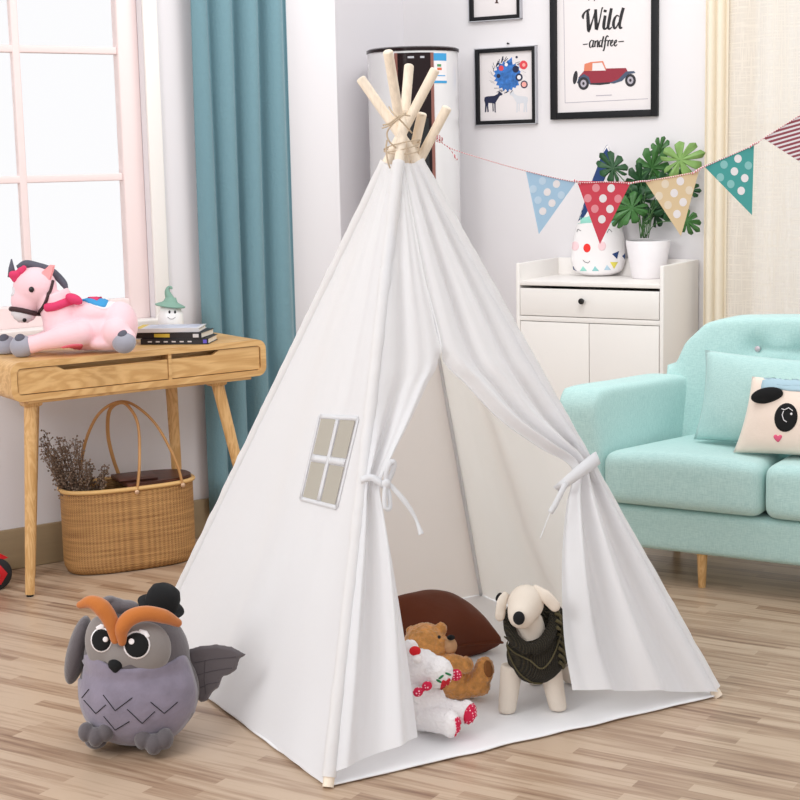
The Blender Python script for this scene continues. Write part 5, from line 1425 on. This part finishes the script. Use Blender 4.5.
patch('heart', twb, FWb, [(441, 690), (441, 684), (443, 680), (446, 681), (449, 678), (451, 681), (448, 686)], heart, wb, .003, rings=3)
for x, y, a_ in ((439, 681, .5), (448, 674, .4), (441, 677, -.7)): patch('holly_leaf', twb, FWb, circ(x, y, 3.2, 1.1, 10, a_), holly, wb, .003, rings=2)
bm = NB(); 
for x, y, r_ in ((418, 692, 5.5), (427, 686, 5.5), (423, 689, 3)): ell(bm, Wb(x, y, -24), (r_*sw2, r_*.6*sw2, r_*.9*sw2), (0, R(-30), 0))
obj('bow', bm, dots, wb, 180)
bm = NB(); ell(bm, Wb(456, 675, -3), (6*sw2, 3.5*sw2, 6.5*sw2), (0, R(20), 0)); obj('paw_pad', bm, dots, wb, 180)
bm = NB(); ell(bm, Wb(415, 651, -20), (6*sw2, 5*sw2, 5*sw2)); obj('hat_band', bm, mat('hat_red', (204, 26, 36), .95), wb, 180)
bm = NB(); ell(bm, Wb(417, 658.5, -22), 5*sw2); obj('hat_pompom', bm, wf, wb, 180)

# brown cushion in the tent
FBc = Fr(G(450, 660, .01), R(8)); s_c = 1/(1560/FBc.o.y)
bc = thing('brown_cushion', 'dark brown satin cushion lying in the tent behind the bears', 'cushion', FBc.o, FBc.yaw)
bsat = mat('brown_satin', (96, 44, 20), .6, .3, 18, spec=.2)
TBC = M.Translation((-.025, .07, .088)) @ M.Rotation(R(10), 4, 'Y') @ M.Rotation(R(35), 4, 'Z') @ M.Rotation(R(-80), 4, 'X')
bm = NB(); cushion(.31, .28, .19, bm, n=36, pinch=.10, T=TBC)
for v in bm.verts: v.co.z = max(v.co.z, .002)
cbo = obj('cushion_cover', bm, bsat, bc, 180)
bm = NB(); P = []
w_, h_ = .30, .28
for u_, v_ in [(-1+2*k/12, -1) for k in range(12)]+[(1, -1+2*k/12) for k in range(12)]+[(1-2*k/12, 1) for k in range(12)]+[(-1, 1-2*k/12) for k in range(13)]:
    P.append(V((u_*w_/2*(1-.10*(1-v_*v_)*abs(u_)**3), 0, v_*h_/2*(1-.10*(1-u_*u_)*abs(v_)**3))))
tube(bm, P, .004, 8, cap=False); bm.transform(TBC)
for v in bm.verts: v.co.z = max(v.co.z, .002)
obj('piping', bm, bsat, bc, 180)

# ------------------------------------------------------------ light
w = bpy.data.worlds.new('daylight'); sc.world = w; w.use_nodes = True
w.node_tree.nodes['Background'].inputs[0].default_value = (.985, .985, 1, 1); w.node_tree.nodes['Background'].inputs[1].default_value = 1.02
def area(name, loc_, target, sx_, sy_, power, col):
    l = bpy.data.lights.new(name, 'AREA'); l.shape = 'RECTANGLE'; l.size = sx_; l.size_y = sy_; l.energy = power; l.color = col
    o = bpy.data.objects.new(name, l); COL.objects.link(o); o.location = loc_
    o.rotation_euler = (V(target)-V(loc_)).to_track_quat('-Z', 'Y').to_euler(); return o
area('added_key_light', (-2.8, 1.6, 2.8), (.2, 5.2, .4), 1.8, 1.6, 80, (1, .995, .99))  # added key light high at camera left, not set at any window
area('added_fill_light', (.6, 5.2, 3.2), (.45, 7.0, .9), 1.2, 1.2, 32, (1, .99, .98))  # unseen area light without fixture, added to brighten the alcove and back walls
sc.view_settings.view_transform = 'Standard'; sc.view_settings.look = 'None'; sc.view_settings.exposure = -.04; sc.view_settings.gamma = 1
